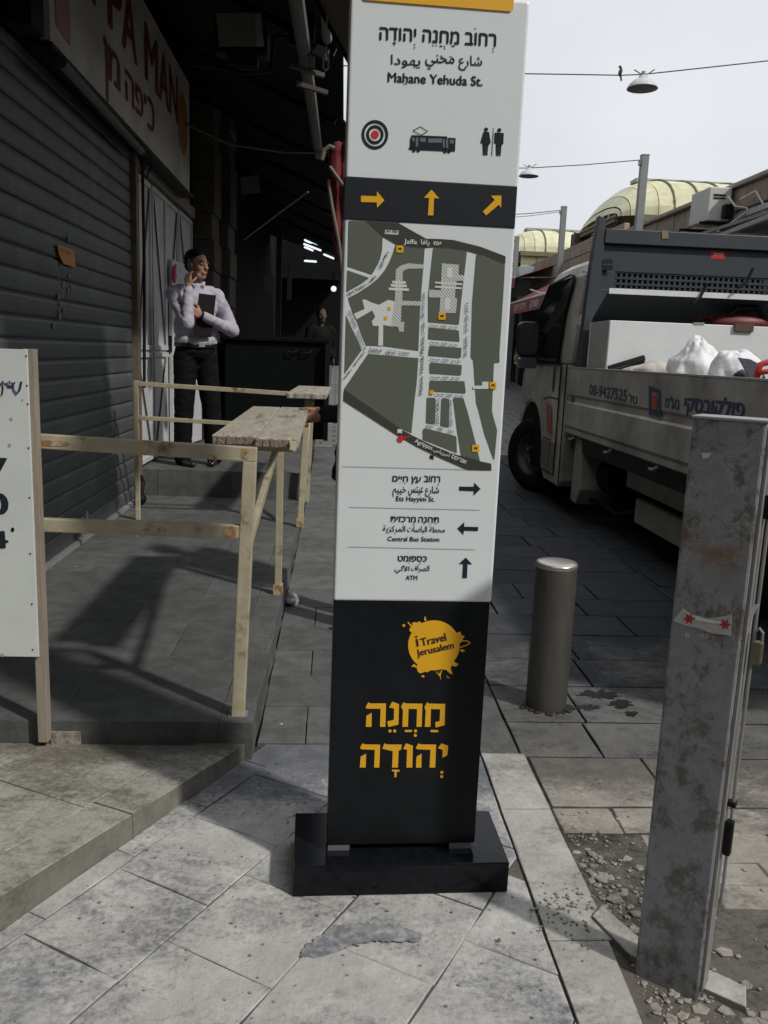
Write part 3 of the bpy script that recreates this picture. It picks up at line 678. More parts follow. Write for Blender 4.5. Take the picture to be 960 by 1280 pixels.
# fluorescent tubes deep inside
EM = bpy.data.materials.new('lit_tube'); EM.use_nodes = True; b_ = EM.node_tree.nodes["Principled BSDF"]
b_.inputs["Emission Color"].default_value = (.8, .92, 1, 1); b_.inputs["Emission Strength"].default_value = 1.1; b_.inputs["Base Color"].default_value = (.8, .8, .8, 1)
fl_lab = ['topmost of the lit fluorescent tubes deep in the market', 'long lit fluorescent tube, second from the top in the dark market', 'thin lit tube close under the long one in the dark market', 'short lit tube rightmost of the row in the dark market', 'level lit tube lowest of the row in the dark market']
for k, (a, b) in enumerate((((381, 300), (396, 307)), ((380, 305), (401, 313)), ((381, 309), (391, 313)), ((405, 318), (417, 323)), ((381, 326), (395, 327)))):
    t = thing('fluorescent_tube', fl_lab[k], 'lamp', at(*a, Y=14), 'lit tubes in the market')
    part('tube', MB().tube([at(*a, Y=14), at(*b, Y=14.3)], .016, 8), EM, t)
    part('batten', MB().bar(at(a[0], a[1]-3, Y=14.05), at(b[0], b[1]-3, Y=14.35), .05, .03), M_DARKMET, t)
t = thing('market_bulb', 'bright bare bulb in the dark market just left of the sign', 'lamp', at(417, 361, Y=14)); part('bulb', MB().sphere(at(417, 361, Y=14), .045, 10), EM, t)
part('holder', MB().tube([at(417, 356, Y=14), at(417, 340, Y=14)], .012, 6), M_DARKMET, t)
# dim goods and paper inside
gd = thing('market_stall', 'dark market stall with red and lime green goods deep under the canopy', 'stall', (-.4, 15, .5))
part('counter', MB().box(-1.6, -.12, 14.6, 15.2, .3, 1.35), M_SHADE, gd)
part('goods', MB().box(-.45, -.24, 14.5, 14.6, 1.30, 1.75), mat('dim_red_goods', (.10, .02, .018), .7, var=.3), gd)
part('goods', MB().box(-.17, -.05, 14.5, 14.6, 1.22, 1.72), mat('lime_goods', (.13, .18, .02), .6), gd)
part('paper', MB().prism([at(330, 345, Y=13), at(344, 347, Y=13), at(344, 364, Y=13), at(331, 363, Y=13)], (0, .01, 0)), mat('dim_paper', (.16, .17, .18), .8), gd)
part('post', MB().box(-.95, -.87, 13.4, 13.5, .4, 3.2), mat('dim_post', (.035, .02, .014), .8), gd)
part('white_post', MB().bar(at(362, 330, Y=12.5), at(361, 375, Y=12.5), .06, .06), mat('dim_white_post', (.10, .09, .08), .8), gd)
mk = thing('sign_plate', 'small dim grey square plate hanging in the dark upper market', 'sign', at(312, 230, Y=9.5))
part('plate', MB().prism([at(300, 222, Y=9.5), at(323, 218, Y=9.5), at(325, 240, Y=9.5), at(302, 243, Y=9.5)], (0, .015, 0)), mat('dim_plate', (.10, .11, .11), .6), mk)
part('rope', MB().tube([at(312, 220, Y=9.5), at(314, 180, Y=9.6)], .006, 5), M_DARKMET, mk)
tag(part('stay_rope', MB().tube([at(305, 300, Y=8), at(350, 266, Y=7.2), at(385, 240, Y=6.6)], .007, 5), mat('rope', (.12, .11, .09), .8)), 'thin slanting rope strung across the dark market opening', 'rope')
tag(part('power_cable', MB().tube([(-1.5, 8.0, 3.3), (-1.0, 8.1, 3.12), (-.5, 8.2, 3.10), (-.1, 8.2, 3.12)], .012, 5), mat('grey_cable', (.12, .12, .11), .6)), 'level grey cable crossing under the dark canopy', 'cable')
#%%PART3
# ------------------------------------------------------------------ the sign pillar
ANG = R_(1.9); eu = Vector((math.cos(ANG), math.sin(ANG), 0)); ev = Vector((0, 0, 1)); en = Vector((math.sin(ANG), -math.cos(ANG), 0))
PO = Vector((.0115, 1.950, 0)); PW = .3795
F = Face(PO, eu, ev, en)
def pbox(u0, u1, d0, d1, z0, z1):
    mb = MB(); vs = [PO+eu*u-en*dd+ev*z for z in (z0, z1) for u, dd in ((u0, d0), (u1, d0), (u1, d1), (u0, d1))]
    return mb.add(vs, [(3, 2, 1, 0), (4, 5, 6, 7), (0, 1, 5, 4), (1, 2, 6, 5), (2, 3, 7, 6), (3, 0, 4, 7)])
zb = F.px(510, 751.5)[1]
pl = thing('wayfinding_sign', 'tall white and black street map pillar sign standing on a black stone base', 'sign', tuple(PO+eu*.19))
part('body', pbox(0, PW, .0, .070, .100, zb-.001), M_BLACK, pl, bevel=.0025)
part('map_panel', pbox(-.002, PW+.003, -.004, .074, zb, 2.085), M_PANEL, pl, bevel=.006, seg=3)
base = part('base', MB().add([PO+eu*(-.083+uu)-en*(dd)+ev*zz for zz in (0, .083) for uu, dd in ((0, -.062), (.541, -.062), (.541, .185), (0, .185))], [(3, 2, 1, 0), (4, 5, 6, 7), (0, 1, 5, 4), (1, 2, 6, 5), (2, 3, 7, 6), (3, 0, 4, 7)]), M_BASE, pl, bevel=.003)
for u in (.002, .315): part('foot', pbox(u, u+.055, .003, .067, .083, .0995), M_ALU, pl)
NP = .0052   # print stands this far off the pillar front
def ptile(name, m_, *polys, n=NP):
    mb = MB()
    for p in polys: F.ppoly(mb, p, n)
    return part(name, mb, m_, pl)
# yellow cap strip
a0, a1 = F.px(452, 3)[0], F.px(641, 12)[0]; zt = F.px(641, 16)[1]
part('yellow_strip', MB().prism([F.w(u, v, .004) for u, v in ((a0, 2.087), (a0, zt+.006), (a0+.006, zt), (a1-.006, zt), (a1, zt+.006), (a1, 2.087))], en*.003), M_YEL, pl)
# title
mb = MB()
F.text(mb, HEB('יהודה'), (474.5, 50.5), (519.5, 52.8), 15.5, NP, .022); F.text(mb, HEB('מחנה'), (528, 53), (573, 56.3), 15.5, NP, .022); F.text(mb, HEB('רחוב'), (581, 56.6), (619, 59), 15.5, NP, .022, ref=.6)
def dots(mb, pts, r=.8, n=NP):
    for x, y in pts: F.ppoly(mb, circ(x, y, r, 8), n)
def dash(mb, x, y, l=4.5, h=1.3): F.ppoly(mb, [(x-l/2, y-h/2), (x+l/2, y-h/2), (x+l/2, y+h/2), (x-l/2, y+h/2)], NP)
dots(mb, [(500.5, 45), (518, 57), (518, 60.5), (541, 57.5), (545, 57.7), (555.5, 59), (555.5, 61.8), (616, 62), (616, 65.5), (593.5, 37)], .9)
dash(mb, 492.7, 54.6, 4.5); dash(mb, 492.7, 56.5, 1.2, 3); dash(mb, 551, 58.6, 4); dash(mb, 566, 58.5, 4.5)
for k, w_ in enumerate([(('FEF3', 'FEEC', 'FEEE', 'FEA9', 'FE8D'), (488.5, 81), (525, 83), .72), (('FEE3', 'FEA4', 'FEE8', 'FEF2'), (531.5, 78.5), (567.5, 80.5), .55), (('FEB7', 'FE8E', 'FEAD', 'FEC9'), (573, 82), (602, 83), .72)]):
    F.text(mb, AR(*w_[0]), w_[1], w_[2], 12 if k != 1 else 10, NP, .008)
dash(mb, 551, 71, 3, 1); dash(mb, 563, 71.5, 3, 1)
F.text(mb, 'Mahane Yehuda St.', (484.7, 103), (602.5, 108.2), 12.3, NP, .022, ref=.73)
dash(mb, 506.5, 105.7, 4.5, .9)
o = part('street_name', mb, M_INK, pl)
# pictograms
mb = MB()
cx, cy = 468.5, 169
def ring(mb, r0_, r1_, k=1.1):
    a = circ(cx, cy, r0_, 36, r0_*k); b = circ(cx, cy, r1_, 36, r1_*k); A_ = [F.px(*p) for p in a]; B_ = [F.px(*p) for p in b]
    for i in range(36): j = (i+1) % 36; F.poly(mb, [A_[i], A_[j], B_[j], B_[i]], NP)
ring(mb, 16.6, 13.2); ring(mb, 10.8, 7.4); part('target_symbol', mb, M_INK, pl)
mb = MB(); F.ppoly(mb, circ(cx, cy, 4.9, 20, 5.3), NP); part('target_centre', mb, M_RED, pl)
P3 = lambda x, y: (440+x/4.8, 145+y/4.8)
mb = MB()
F.ppoly(mb, [P3(*p) for p in ((356, 118), (570, 126), (572, 215), (345, 205), (348, 140))], NP); F.ppoly(mb, [P3(*p) for p in ((574, 133), (620, 136), (616, 216), (574, 214))], NP)
F.ppoly(mb, [P3(*p) for p in ((340, 192), (360, 190), (360, 206), (340, 203))], NP)
for x in (370, 396, 556, 580): F.ppoly(mb, circ(*P3(x, 211 if x < 500 else 217), 2.1, 10), NP)
q = [P3(*p) for p in ((364, 92), (409, 67), (453, 95), (414, 118))]
for i in range(4):
    a, b = Vector(F.px(*q[i])), Vector(F.px(*q[(i+1) % 4])); e = (b-a).normalized(); nn = Vector((-e.y, e.x))*.0007
    F.poly(mb, [a-nn, b-nn, b+nn, a+nn], NP)
part('tram_symbol', mb, M_INK, pl)
mb = MB()
for x0, x1, y0, y1 in ((360, 374, 132, 155), (381, 395, 133, 186), (407, 441, 134, 157), (455, 538, 138, 163), (543, 554, 142, 192), (562, 574, 143, 194), (584, 609, 146, 168)):
    F.ppoly(mb, [P3(x0, y0), P3(x1, y0+1), P3(x1, y1+1), P3(x0, y1)], NP+.0004)
part('tram_window', mb, M_GREYINK, pl)
mb = MB()
for cx_, wom in ((802, 1), (881, 0)):
    F.ppoly(mb, circ(*P3(cx_, 84 if wom else 88), 2.5, 14), NP); y = 99 if wom else 103
    if wom: F.ppoly(mb, [P3(cx_-16, y), P3(cx_+18, y), P3(cx_+28, y+68), P3(cx_+17, y+70), P3(cx_+20, y+80), P3(cx_-22, y+78), P3(cx_-20, y+68), P3(cx_-34, y+66)], NP)
    else: F.ppoly(mb, [P3(cx_-28, y), P3(cx_+27, y+2), P3(cx_+24, y+70), P3(cx_+15, y+70), P3(cx_+14, y+80), P3(cx_-18, y+80), P3(cx_-19, y+66), P3(cx_-30, y+64)], NP)
    F.ppoly(mb, [P3(cx_-20, y+76), P3(cx_-3, y+76), P3(cx_-4, y+138), P3(cx_-18, y+138)], NP); F.ppoly(mb, [P3(cx_+0, y+76), P3(cx_+13, y+76), P3(cx_+8, y+140), P3(cx_-2, y+139)], NP)
F.ppoly(mb, [P3(845, 72), P3(848, 72), P3(838, 242), P3(834, 242)], NP)
part('toilet_symbol', mb, M_INK, pl)
# black arrow band: wraps the pillar
u0_, v0 = F.px(431, 221.5); v1 = F.px(429.5, 275)[1]
part('arrow_band', pbox(-.004, PW+.001, -.0062, .076, (v1+F.px(636, 285)[1])/2, (v0+F.px(641, 232)[1])/2), mat('band_black', (.015, .018, .024), .4), pl, bevel=.002)
P1 = lambda x, y: (410+x/3.692, 0+y/3.692)
def arrows(nm, m_, lst, n):
    for p in lst:
        mb = MB(); F.ppoly(mb, p, n); part(nm, mb, m_, pl)
arrows('arrow', M_YEL, [[P1(*p) for p in ((151, 906), (224, 908), (225, 886), (259, 927), (225, 961), (224, 937), (151, 935))],
    [P1(*p) for p in ((476, 878), (511, 919), (487, 917), (484, 997), (459, 996), (464, 917), (441, 915))],
    [P1(*p) for p in ((749, 906), (797, 905), (795, 962), (785, 947), (727, 996), (711, 979), (766, 926))]], .0075)
# map
MP4 = lambda *P: [(425+x/8, 275+y/8) for x, y in P]
MP5 = lambda *P: [(525+x/8, 285+y/8) for x, y in P]
MP7 = lambda *P: [(515+x/7.53, 435+y/7.53) for x, y in P]
blocks = [
 MP4((85, 10), (252, 15), (425, 165), (420, 300), (400, 390), (380, 440), (320, 545), (75, 465)), MP4((72, 505), (290, 580), (215, 635), (65, 720)),
 [(435, 372.5), (447, 366.5), (462.5, 356.3), (472, 348.5), (480, 339), (486, 329), (491, 317), (494.4, 305.6), (530.6, 310.6), (528, 345), (525, 380), (522.6, 438.2), (478, 432.2), (457.7, 431.6), (452, 418), (446, 401), (441.5, 392.5)],
 [(432.5, 394), (440, 411), (447, 425), (452, 437.6), (430.6, 467.5)], [(460, 442.2), (522.6, 447.6), (520.5, 480), (518, 499), (514, 541), (496.7, 532.6), (429.6, 486.6)],
 MP5((130, 200), (465, 230), (450, 380), (425, 580), (385, 965), (80, 940), (80, 695), (100, 480)), MP5((85, 995), (385, 1025), (392, 1135), (80, 1110)),
 MP7((163, -22), (462, -2), (457, 85), (440, 95), (150, 70)), MP7((175, 135), (465, 160), (460, 250), (448, 257), (165, 238), (162, 150)), MP7((165, 305), (490, 312), (503, 418), (495, 426), (158, 404)),
 MP7((138, 465), (214, 468), (220, 480), (215, 705), (205, 715), (130, 703)), MP7((275, 475), (300, 468), (348, 480), (345, 738), (330, 745), (265, 730)),
 MP7((385, 475), (395, 466), (480, 470), (520, 600), (580, 830), (636, 1060), (460, 1008), (420, 760)), MP7((100, 765), (120, 753), (405, 826), (415, 840), (420, 985), (100, 858)),
 MP5((560, 265), (845, 365), (835, 560), (790, 1250), (790, 1345), (742, 1347), (735, 1360), (715, 1830), (728, 1885), (767, 2020), (740, 2310), (730, 2305), (640, 2050), (580, 1810), (560, 1750), (530, 1320), (505, 1290), (520, 750))]
for b in blocks:
    mb = MB(); F.ppoly(mb, b, NP); part('map_block', mb, M_OLIVE, pl)
ptile('main_road', M_OLIVED, MP4((252, 15), (580, 33), (720, 112), (850, 185), (850, 285), (740, 276), (640, 262), (555, 240), (425, 165)), MP5((30, 100), (60, 110), (200, 113), (330, 123), (600, 190), (850, 285), (848, 360), (640, 278), (465, 228), (300, 203), (130, 192), (30, 200)), n=NP+.0004)
ptile('main_road', M_OLIVED, [(429.8, 487.4), (496.5, 533.6), (515, 544), (540, 556.5), (565, 566.5), (590, 574), (613.4, 579.2), (613.9, 587.6), (584.3, 587), (550, 572), (520, 557.5), (496, 543.5), (429.2, 500.5)], n=NP+.0004)
n2 = NP+.0006
ptile('plaza', M_WINK, MP4((220, 800), (245, 795), (330, 832), (385, 850), (480, 800), (545, 815), (530, 1070), (430, 1050), (428, 1256), (380, 1256), (385, 1060), (330, 1060), (315, 1015), (350, 970), (320, 905), (165, 995), (135, 940), (245, 890)), n=n2)
ptile('plaza', M_WINK, [(590.7, 482), (602, 482), (602, 477), (610, 477), (610, 486), (590.7, 486)], n=n2)
# roofed market lanes, hatched
HM = bpy.data.materials.new('hatched_print'); HM.use_nodes = True; t_ = HM.node_tree
bs_ = t_.nodes["Principled BSDF"]; bs_.inputs["Roughness"].default_value = .4
g_ = t_.nodes.new("ShaderNodeNewGeometry"); wv = t_.nodes.new("ShaderNodeTexWave"); wv.inputs["Scale"].default_value = 62; mp_ = t_.nodes.new("ShaderNodeMapping"); mp_.inputs["Rotation"].default_value = (0, R_(45), 0)
rp = t_.nodes.new("ShaderNodeMapRange"); rp.inputs[1].default_value = .2; rp.inputs[2].default_value = .5
mxh = t_.nodes.new("ShaderNodeMix"); mxh.data_type = 'RGBA'; mxh.inputs[6].default_value = (.27, .29, .26, 1); mxh.inputs[7].default_value = (.66, .70, .70, 1)
t_.links.new(g_.outputs["Position"], mp_.inputs[0]); t_.links.new(mp_.outputs[0], wv.inputs[0]); t_.links.new(wv.outputs[1], rp.inputs[0]); t_.links.new(rp.outputs[0], mxh.inputs[0]); t_.links.new(mxh.outputs[2], bs_.inputs[0])
ptile('covered_lane', HM, MP4((555, 500), (600, 460), (680, 435), (835, 448), (835, 487), (680, 490), (640, 505), (625, 520), (620, 808), (800, 815), (798, 858), (612, 855), (606, 1020), (640, 1020), (635, 1120), (585, 1115), (580, 1070), (510, 1060), (545, 815)), n=n2+.0003)
ptile('covered_lane', HM, MP5((215, 355), (385, 370), (380, 470), (437, 475), (432, 530), (362, 530), (348, 640), (345, 700), (368, 705), (355, 852), (190, 850), (198, 698), (82, 695), (90, 618), (203, 626)), n=n2+.0003)
for P_ in (MP4((520, 610), (655, 616), (655, 642), (520, 636)), MP4((505, 642), (665, 650), (665, 676), (505, 668)), MP4((485, 677), (685, 686), (685, 712), (485, 703)), MP5((145, 538), (418, 556), (418, 574), (145, 556)), MP5((145, 580), (410, 596), (410, 614), (145, 598)), MP5((270, 395), (320, 400), (318, 500), (262, 495)), MP5((250, 700), (300, 705), (290, 820), (240, 815))): ptile('label_strip', M_WINK, P_, n=n2+.0006)
ptile('bus_mark', M_WINK, MP4((450, 100), (583, 108), (580, 150), (445, 142)), n=n2)
# yellow markers, each its own
for x, y, r in ((499.5, 311.5, 4.4), (552, 395.3, 4.4), (615.6, 481.5, 4.2), (594, 560, 4.4), (539.2, 490, 2.6), (486.3, 385.5, 2.1), (481.8, 397.7, 2.1)):
    mb = MB(); F.ppoly(mb, [(x-r, y-r), (x+r, y-r+.3), (x+r, y+r+.3), (x-r, y+r)], n2+.0008); k = part('map_marker', mb, M_YEL, pl)
    if r > 3: mb = MB(); F.ppoly(mb, [(x-r*.5, y-r*.3), (x+r*.5, y-r*.3), (x+r*.4, y+r*.4), (x, y+r*.1), (x-r*.4, y+r*.4)], n2+.0012); part('icon', mb, M_INK, k)
mb = MB(); F.ppoly(mb, circ(500.6, 548, 4, 16), n2+.001); F.ppoly(mb, [(503, 546.5), (512, 544), (512, 545), (503.5, 549)], n2+.001); part('you_are_here_dot', mb, M_RED, pl)
mb = MB(); F.ppoly(mb, [(496.5, 536), (502.5, 536.5), (502, 542), (500.5, 540.8), (497.8, 540.6), (496.3, 541.6)], n2+.001); part('bus_mark', mb, M_WINK, pl)
mb = MB(); F.ppoly(mb, [(537, 568.5), (541.8, 568.8), (541.5, 574.6), (539.8, 573.4), (537.8, 573.2), (536.8, 574)], NP); part('bus_mark', mb, M_INK, pl)
mb = MB(); n3 = n2+.0012
F.text(mb, 'Jaffa', (504.5, 304.8), (520.5, 305.8), 5.6, n3, .02); F.text(mb, AR('FEF3', 'FE8E', 'FED3', 'FE8E'), (525.5, 305.6), (536, 306.6), 6, n3, .02); F.text(mb, HEB('יפו'), (541.5, 306.5), (550.5, 307.2), 4.2, n3, .03)
F.text(mb, 'Agrippas', (517.5, 552.5), (539, 562.2), 5.2, n3, .02); F.text(mb, AR('FE83', 'FE9F', 'FEAE', 'FEF3', 'FE92', 'FE8E', 'FEB1'), (541, 563), (560.5, 571), 6, n3, .02); F.text(mb, HEB('אגריפס'), (563, 572), (581, 579.5), 4.6, n3, .03)
part('map_lettering', mb, M_WINK, pl)
mb = MB()
HTx = lambda s, a, b, h=3.2: F.text(mb, s, a, b, h, n3, .012)
HTx("Bet Ya'akov", (436, 369), (458, 357), 3.6); HTx(AR('FEF3', 'FECC', 'FED8', 'FEEE', 'FE8F'), (461, 354), (470, 346.5), 3.6); HTx(HEB('בית יעקב'), (476, 336), (486, 316), 3)
HTx('Eshkol', (461.8, 439), (476.5, 440.2), 3.8); HTx(AR('FE87', 'FEB7', 'FEDC', 'FEEE', 'FEDD'), (481, 440.8), (494, 442), 4.2); HTx(HEB('אשכול'), (497.8, 442), (511, 443), 3)
HTx('HaTsfira', (431, 474), (440, 462), 2.4); HTx(HEB('הצפירה רחוב'), (443, 458), (456, 441), 2.4); HTx(HEB('השיקמה רחוב'), (435, 389), (444, 410), 2.6); HTx('HaShikma St.', (446, 414), (456, 438), 2.4)
HTx('Mahane Yehuda Market', (527.5, 493), (530, 421), 3.6); HTx(AR('FEB3', 'FEEE', 'FED5', 'FEE3', 'FEA4', 'FEE8', 'FEF2'), (528.5, 418), (530, 402), 3); HTx(HEB('מחנה יהודה שוק'), (529.5, 398), (531, 366), 2.8)
HTx('Ets Hayyim', (582.6, 445), (583.2, 421), 3.2); HTx(HEB('רחוב עץ חיים'), (583.6, 415), (584.6, 379), 2.8)
for a, b, c, d_ in ((535.5, 407.6, 571, 411), (537, 428.5, 570.5, 433), (536.5, 449.5, 575, 453), (537, 472, 574, 474), (543, 493, 578, 496.5)):
    HTx('Tapuah', (a, b), (a+(c-a)*.33, b+(d_-b)*.33), 2.2); HTx(HEB('תפוח'), (a+(c-a)*.4, b+(d_-b)*.4), (a+(c-a)*.62, b+(d_-b)*.62), 2.2); HTx(HEB('שקד רחוב'), (a+(c-a)*.7, b+(d_-b)*.7), (c, d_), 2.2)
HTx(HEB('התות הגפן'), (547.5, 530), (548.8, 498), 2.4); HTx(HEB('אגס רחוב האגס'), (565, 532), (564, 500), 2.4); HTx(HEB('האפרסק'), (532.5, 532.6), (541, 534.4), 2.4); HTx(HEB('תפוז'), (546, 536.2), (553, 537.6), 2.4); HTx(HEB('השקד'), (558.5, 539), (566, 541), 2.4)
F.text(mb, HEB('אתה כאן'), (482.5, 290.5), (496.5, 291.6), 3, n3, .02)
part('map_lettering', mb, M_INK, pl)
# directions
mb = MB()
def hair(mb, a, b, h=.35):
    A_ = Vector(F.px(*a)); B_ = Vector(F.px(*b)); F.poly(mb, [(A_.x, A_.y), (B_.x, B_.y), (B_.x, B_.y+.0011), (A_.x, A_.y+.0011)], NP)
for a, b in (((428, 583), (582, 587)), ((436, 633.8), (599, 637.4)), ((435, 683.2), (594, 686.8))): hair(mb, a, b)
part('divider_line', mb, mat('divider_grey', (.25, .27, .28), .5), pl)
P8 = lambda x, y: (400+x/4, 560+y/4)
def dtext(nm, rows_):
    mb = MB()
    for body, a, b, h, bd in rows_: F.text(mb, body, P8(*a), P8(*b), h/4, NP, bd)
    return mb
mb = dtext('', [(HEB('רחוב'), (519, 167), (598, 170), 30, .022), (HEB('עץ'), (454, 166), (501, 170), 27, .022), (HEB('חיים'), (362, 165), (438, 167), 27, .022),
  (AR('FEB7', 'FE8E', 'FEAD', 'FEC9'), (525, 222), (593, 224), 34, .01), (AR('FECB', 'FEF4', 'FE98', 'FEB2'), (441, 220), (515, 222), 30, .01), (AR('FEA7', 'FEF4', 'FEF4', 'FEE2'), (363, 220), (430, 221), 30, .01),
  ('Ets Hayyim St.', (380, 262), (572, 266), 24, .018)])
dots(mb, [P8(590, 178), P8(590, 184), P8(485, 174), P8(478, 174), P8(400, 172), P8(548, 138)], .55); dash(mb, *P8(424, 173), 2.4, .7)
part('direction_text', mb, M_INK, pl)
mb = dtext('', [(HEB('תחנה'), (491, 369), (592, 371), 27, .022), (HEB('מרכזית'), (352, 366), (477, 369), 27, .022),
  (AR('FEE3', 'FEA4', 'FEC4', 'FE94'), (545, 418), (623, 419), 28, .01), (AR('FE8D', 'FEDF', 'FE92', 'FE8E', 'FEBB', 'FE8E', 'FE95'), (435, 416), (534, 418), 30, .01), (AR('FE8D', 'FEDF', 'FEE4', 'FEAE', 'FEDB', 'FEB0', 'FEF3', 'FE94'), (313, 414), (425, 416), 30, .01),
  ('Central Bus Station', (337, 462), (594, 465), 22, .018)])
dash(mb, *P8(577, 376), 2.4, .7); dash(mb, *P8(520, 376), 2.4, .7); dots(mb, [P8(549, 376), P8(549, 381), P8(467, 376), P8(463, 381), P8(471, 381), P8(416, 378), P8(366, 372)], .55)
part('direction_text', mb, M_INK, pl)
mb = dtext('', [(HEB('כספומט'), (389, 563), (532, 565), 27, .025), (AR('FE8D', 'FEDF', 'FEBC', 'FEAE', 'FE8D', 'FED1'), (456, 610), (545, 612), 28, .01), (AR('FE8D', 'FEF7', 'FEDF', 'FEF2'), (373, 610), (446, 611), 28, .01), ('ATM', (428, 656), (485, 657), 22, .02)])
dots(mb, [P8(521, 575), P8(498, 572), P8(494, 577), P8(502, 577), P8(443, 572), P8(521, 553)], .55); part('direction_text', mb, M_INK, pl)
arrows('arrow', M_INK, [[P8(*p) for p in ((694, 191), (768, 192), (769, 171), (801, 203), (767, 236), (767, 214), (694, 211))],
    [P8(*p) for p in ((685, 400), (719, 368), (719, 391), (789, 393), (788, 413), (717, 411), (716, 432))],
    [P8(*p) for p in ((727, 545), (759, 579), (736, 578), (733, 648), (710, 647), (714, 578), (692, 577))]], NP)
# lower words, cut letter shapes
Q = lambda *P: [(440+x/7.385, 865+y/7.385) for x, y in P]
L1 = [Q((150, 94), (170, 104), (314, 104), (308, 320), (258, 320), (264, 154), (135, 152), (126, 136)), Q((133, 218), (182, 190), (180, 320), (127, 320)),
 Q((370, 88), (434, 110), (428, 300), (335, 322), (326, 270), (386, 256), (388, 150), (342, 142)),
 Q((474, 94), (496, 104), (650, 106), (643, 320), (595, 320), (600, 156), (522, 154), (516, 320), (465, 320), (470, 165), (452, 136)),
 Q((692, 94), (712, 106), (860, 108), (855, 306), (772, 326), (768, 276), (808, 268), (814, 158), (728, 156), (724, 320), (672, 320), (680, 170), (668, 140)),
 Q((98, 472), (118, 482), (260, 484), (252, 696), (204, 696), (210, 532), (90, 528), (72, 514)), Q((80, 594), (130, 568), (126, 696), (72, 696)),
 Q((298, 472), (318, 482), (460, 484), (452, 532), (430, 540), (424, 696), (370, 696), (376, 545), (280, 522)),
 Q((498, 472), (562, 494), (556, 696), (502, 696), (508, 532), (472, 524)),
 Q((614, 472), (634, 482), (776, 484), (768, 696), (716, 696), (724, 532), (604, 528), (588, 514)), Q((596, 594), (642, 568), (640, 696), (590, 696)),
 Q((824, 474), (888, 494), (880, 582), (834, 606), (836, 532), (792, 518))]
for p in L1:
    mb = MB(); F.ppoly(mb, p, .0008); part('letter', mb, M_YEL, pl)
q = lambda x, y: (440+x/7.385, 865+y/7.385)
for P_ in [circ(*q(x, y), 2, 12) for x, y in ((350, 358), (394, 358), (586, 358), (584, 399), (829, 740), (828, 779))]+[Q((488, 348), (554, 348), (552, 368), (487, 368)), Q((726, 348), (796, 350), (794, 370), (724, 368)), Q((370, 714), (438, 716), (437, 734), (412, 734), (410, 784), (390, 784), (392, 732), (368, 732))]:
    mb = MB(); F.ppoly(mb, P_, .0008); part('vowel_point', mb, M_YEL, pl)
# round emblem with rays
LQ = lambda *P: [(495+x/9.6, 765+y/9.6) for x, y in P]
em = part('round_emblem', MB(), M_YEL, pl); bpy.data.objects.remove(em)
mb = MB(); F.ppoly(mb, [(495+(455+310*math.cos(a))/9.6, 765+(398+300*math.sin(a))/9.6) for a in [2*math.pi*k/48 for k in range(48)]], .0008)
n5 = .0011
for P in (LQ((160, 225), (165, 190), (185, 185), (135, 120), (150, 118), (200, 170), (192, 130), (225, 118), (240, 128), (285, 110), (305, 130), (300, 200), (200, 250)),
          LQ((720, 250), (770, 232), (785, 275), (825, 290), (800, 320), (800, 345), (770, 370), (740, 330)), LQ((240, 650), (262, 715), (290, 735), (335, 720), (350, 712), (372, 722), (400, 706), (440, 690), (400, 640), (300, 600)),
          LQ((560, 690), (600, 690), (640, 730), (680, 748), (655, 680), (665, 640), (720, 655), (750, 620), (705, 600), (690, 590), (560, 620)), LQ((182, 655), (215, 620), (240, 640), (235, 665), (215, 655)),
          LQ((338, 100), (340, 60), (352, 52), (366, 104)), LQ((765, 450), (800, 445), (832, 465), (800, 480), (768, 465)), LQ((300, 765), (325, 755), (346, 770), (325, 785)), LQ((462, 700), (530, 780), (555, 690), (545, 690), (525, 745), (500, 690), (518, 750)),
          LQ((526, 760), (538, 775), (535, 815)), LQ((610, 758), (620, 780), (650, 782), (630, 790), (608, 780))): F.ppoly(mb, P, n5)
F.ppoly(mb, circ(495+93/9.6, 765+160/9.6, 1.8, 10), n5)
for a, b in (((800, 345), (850, 345)), ((850, 345), (888, 368)), ((888, 368), (850, 395)), ((850, 395), (770, 425))):
    p, q2 = [Vector(F.px(*LQ(z_)[0])) for z_ in (a, b)]; e = (q2-p).normalized(); nn = Vector((-e.y, e.x))*.0013; F.poly(mb, [p-nn, q2-nn, q2+nn, p+nn], n5)
em = part('round_emblem', mb, M_YEL, pl)
mb = MB(); nq = .0016; a_, b_2 = LQ((250, 412), (272, 408))
F.text(mb, 'i', a_, b_2, 13.5, nq, .02); F.text(mb, 'Travel', *LQ((306, 408), (605, 340)), 9.6, nq, .03); F.text(mb, 'Jerusalem', *LQ((255, 528), (694, 430)), 8.2, nq, .03)
part('lettering', mb, mat('emblem_ink', (.035, .018, .012), .5), em)

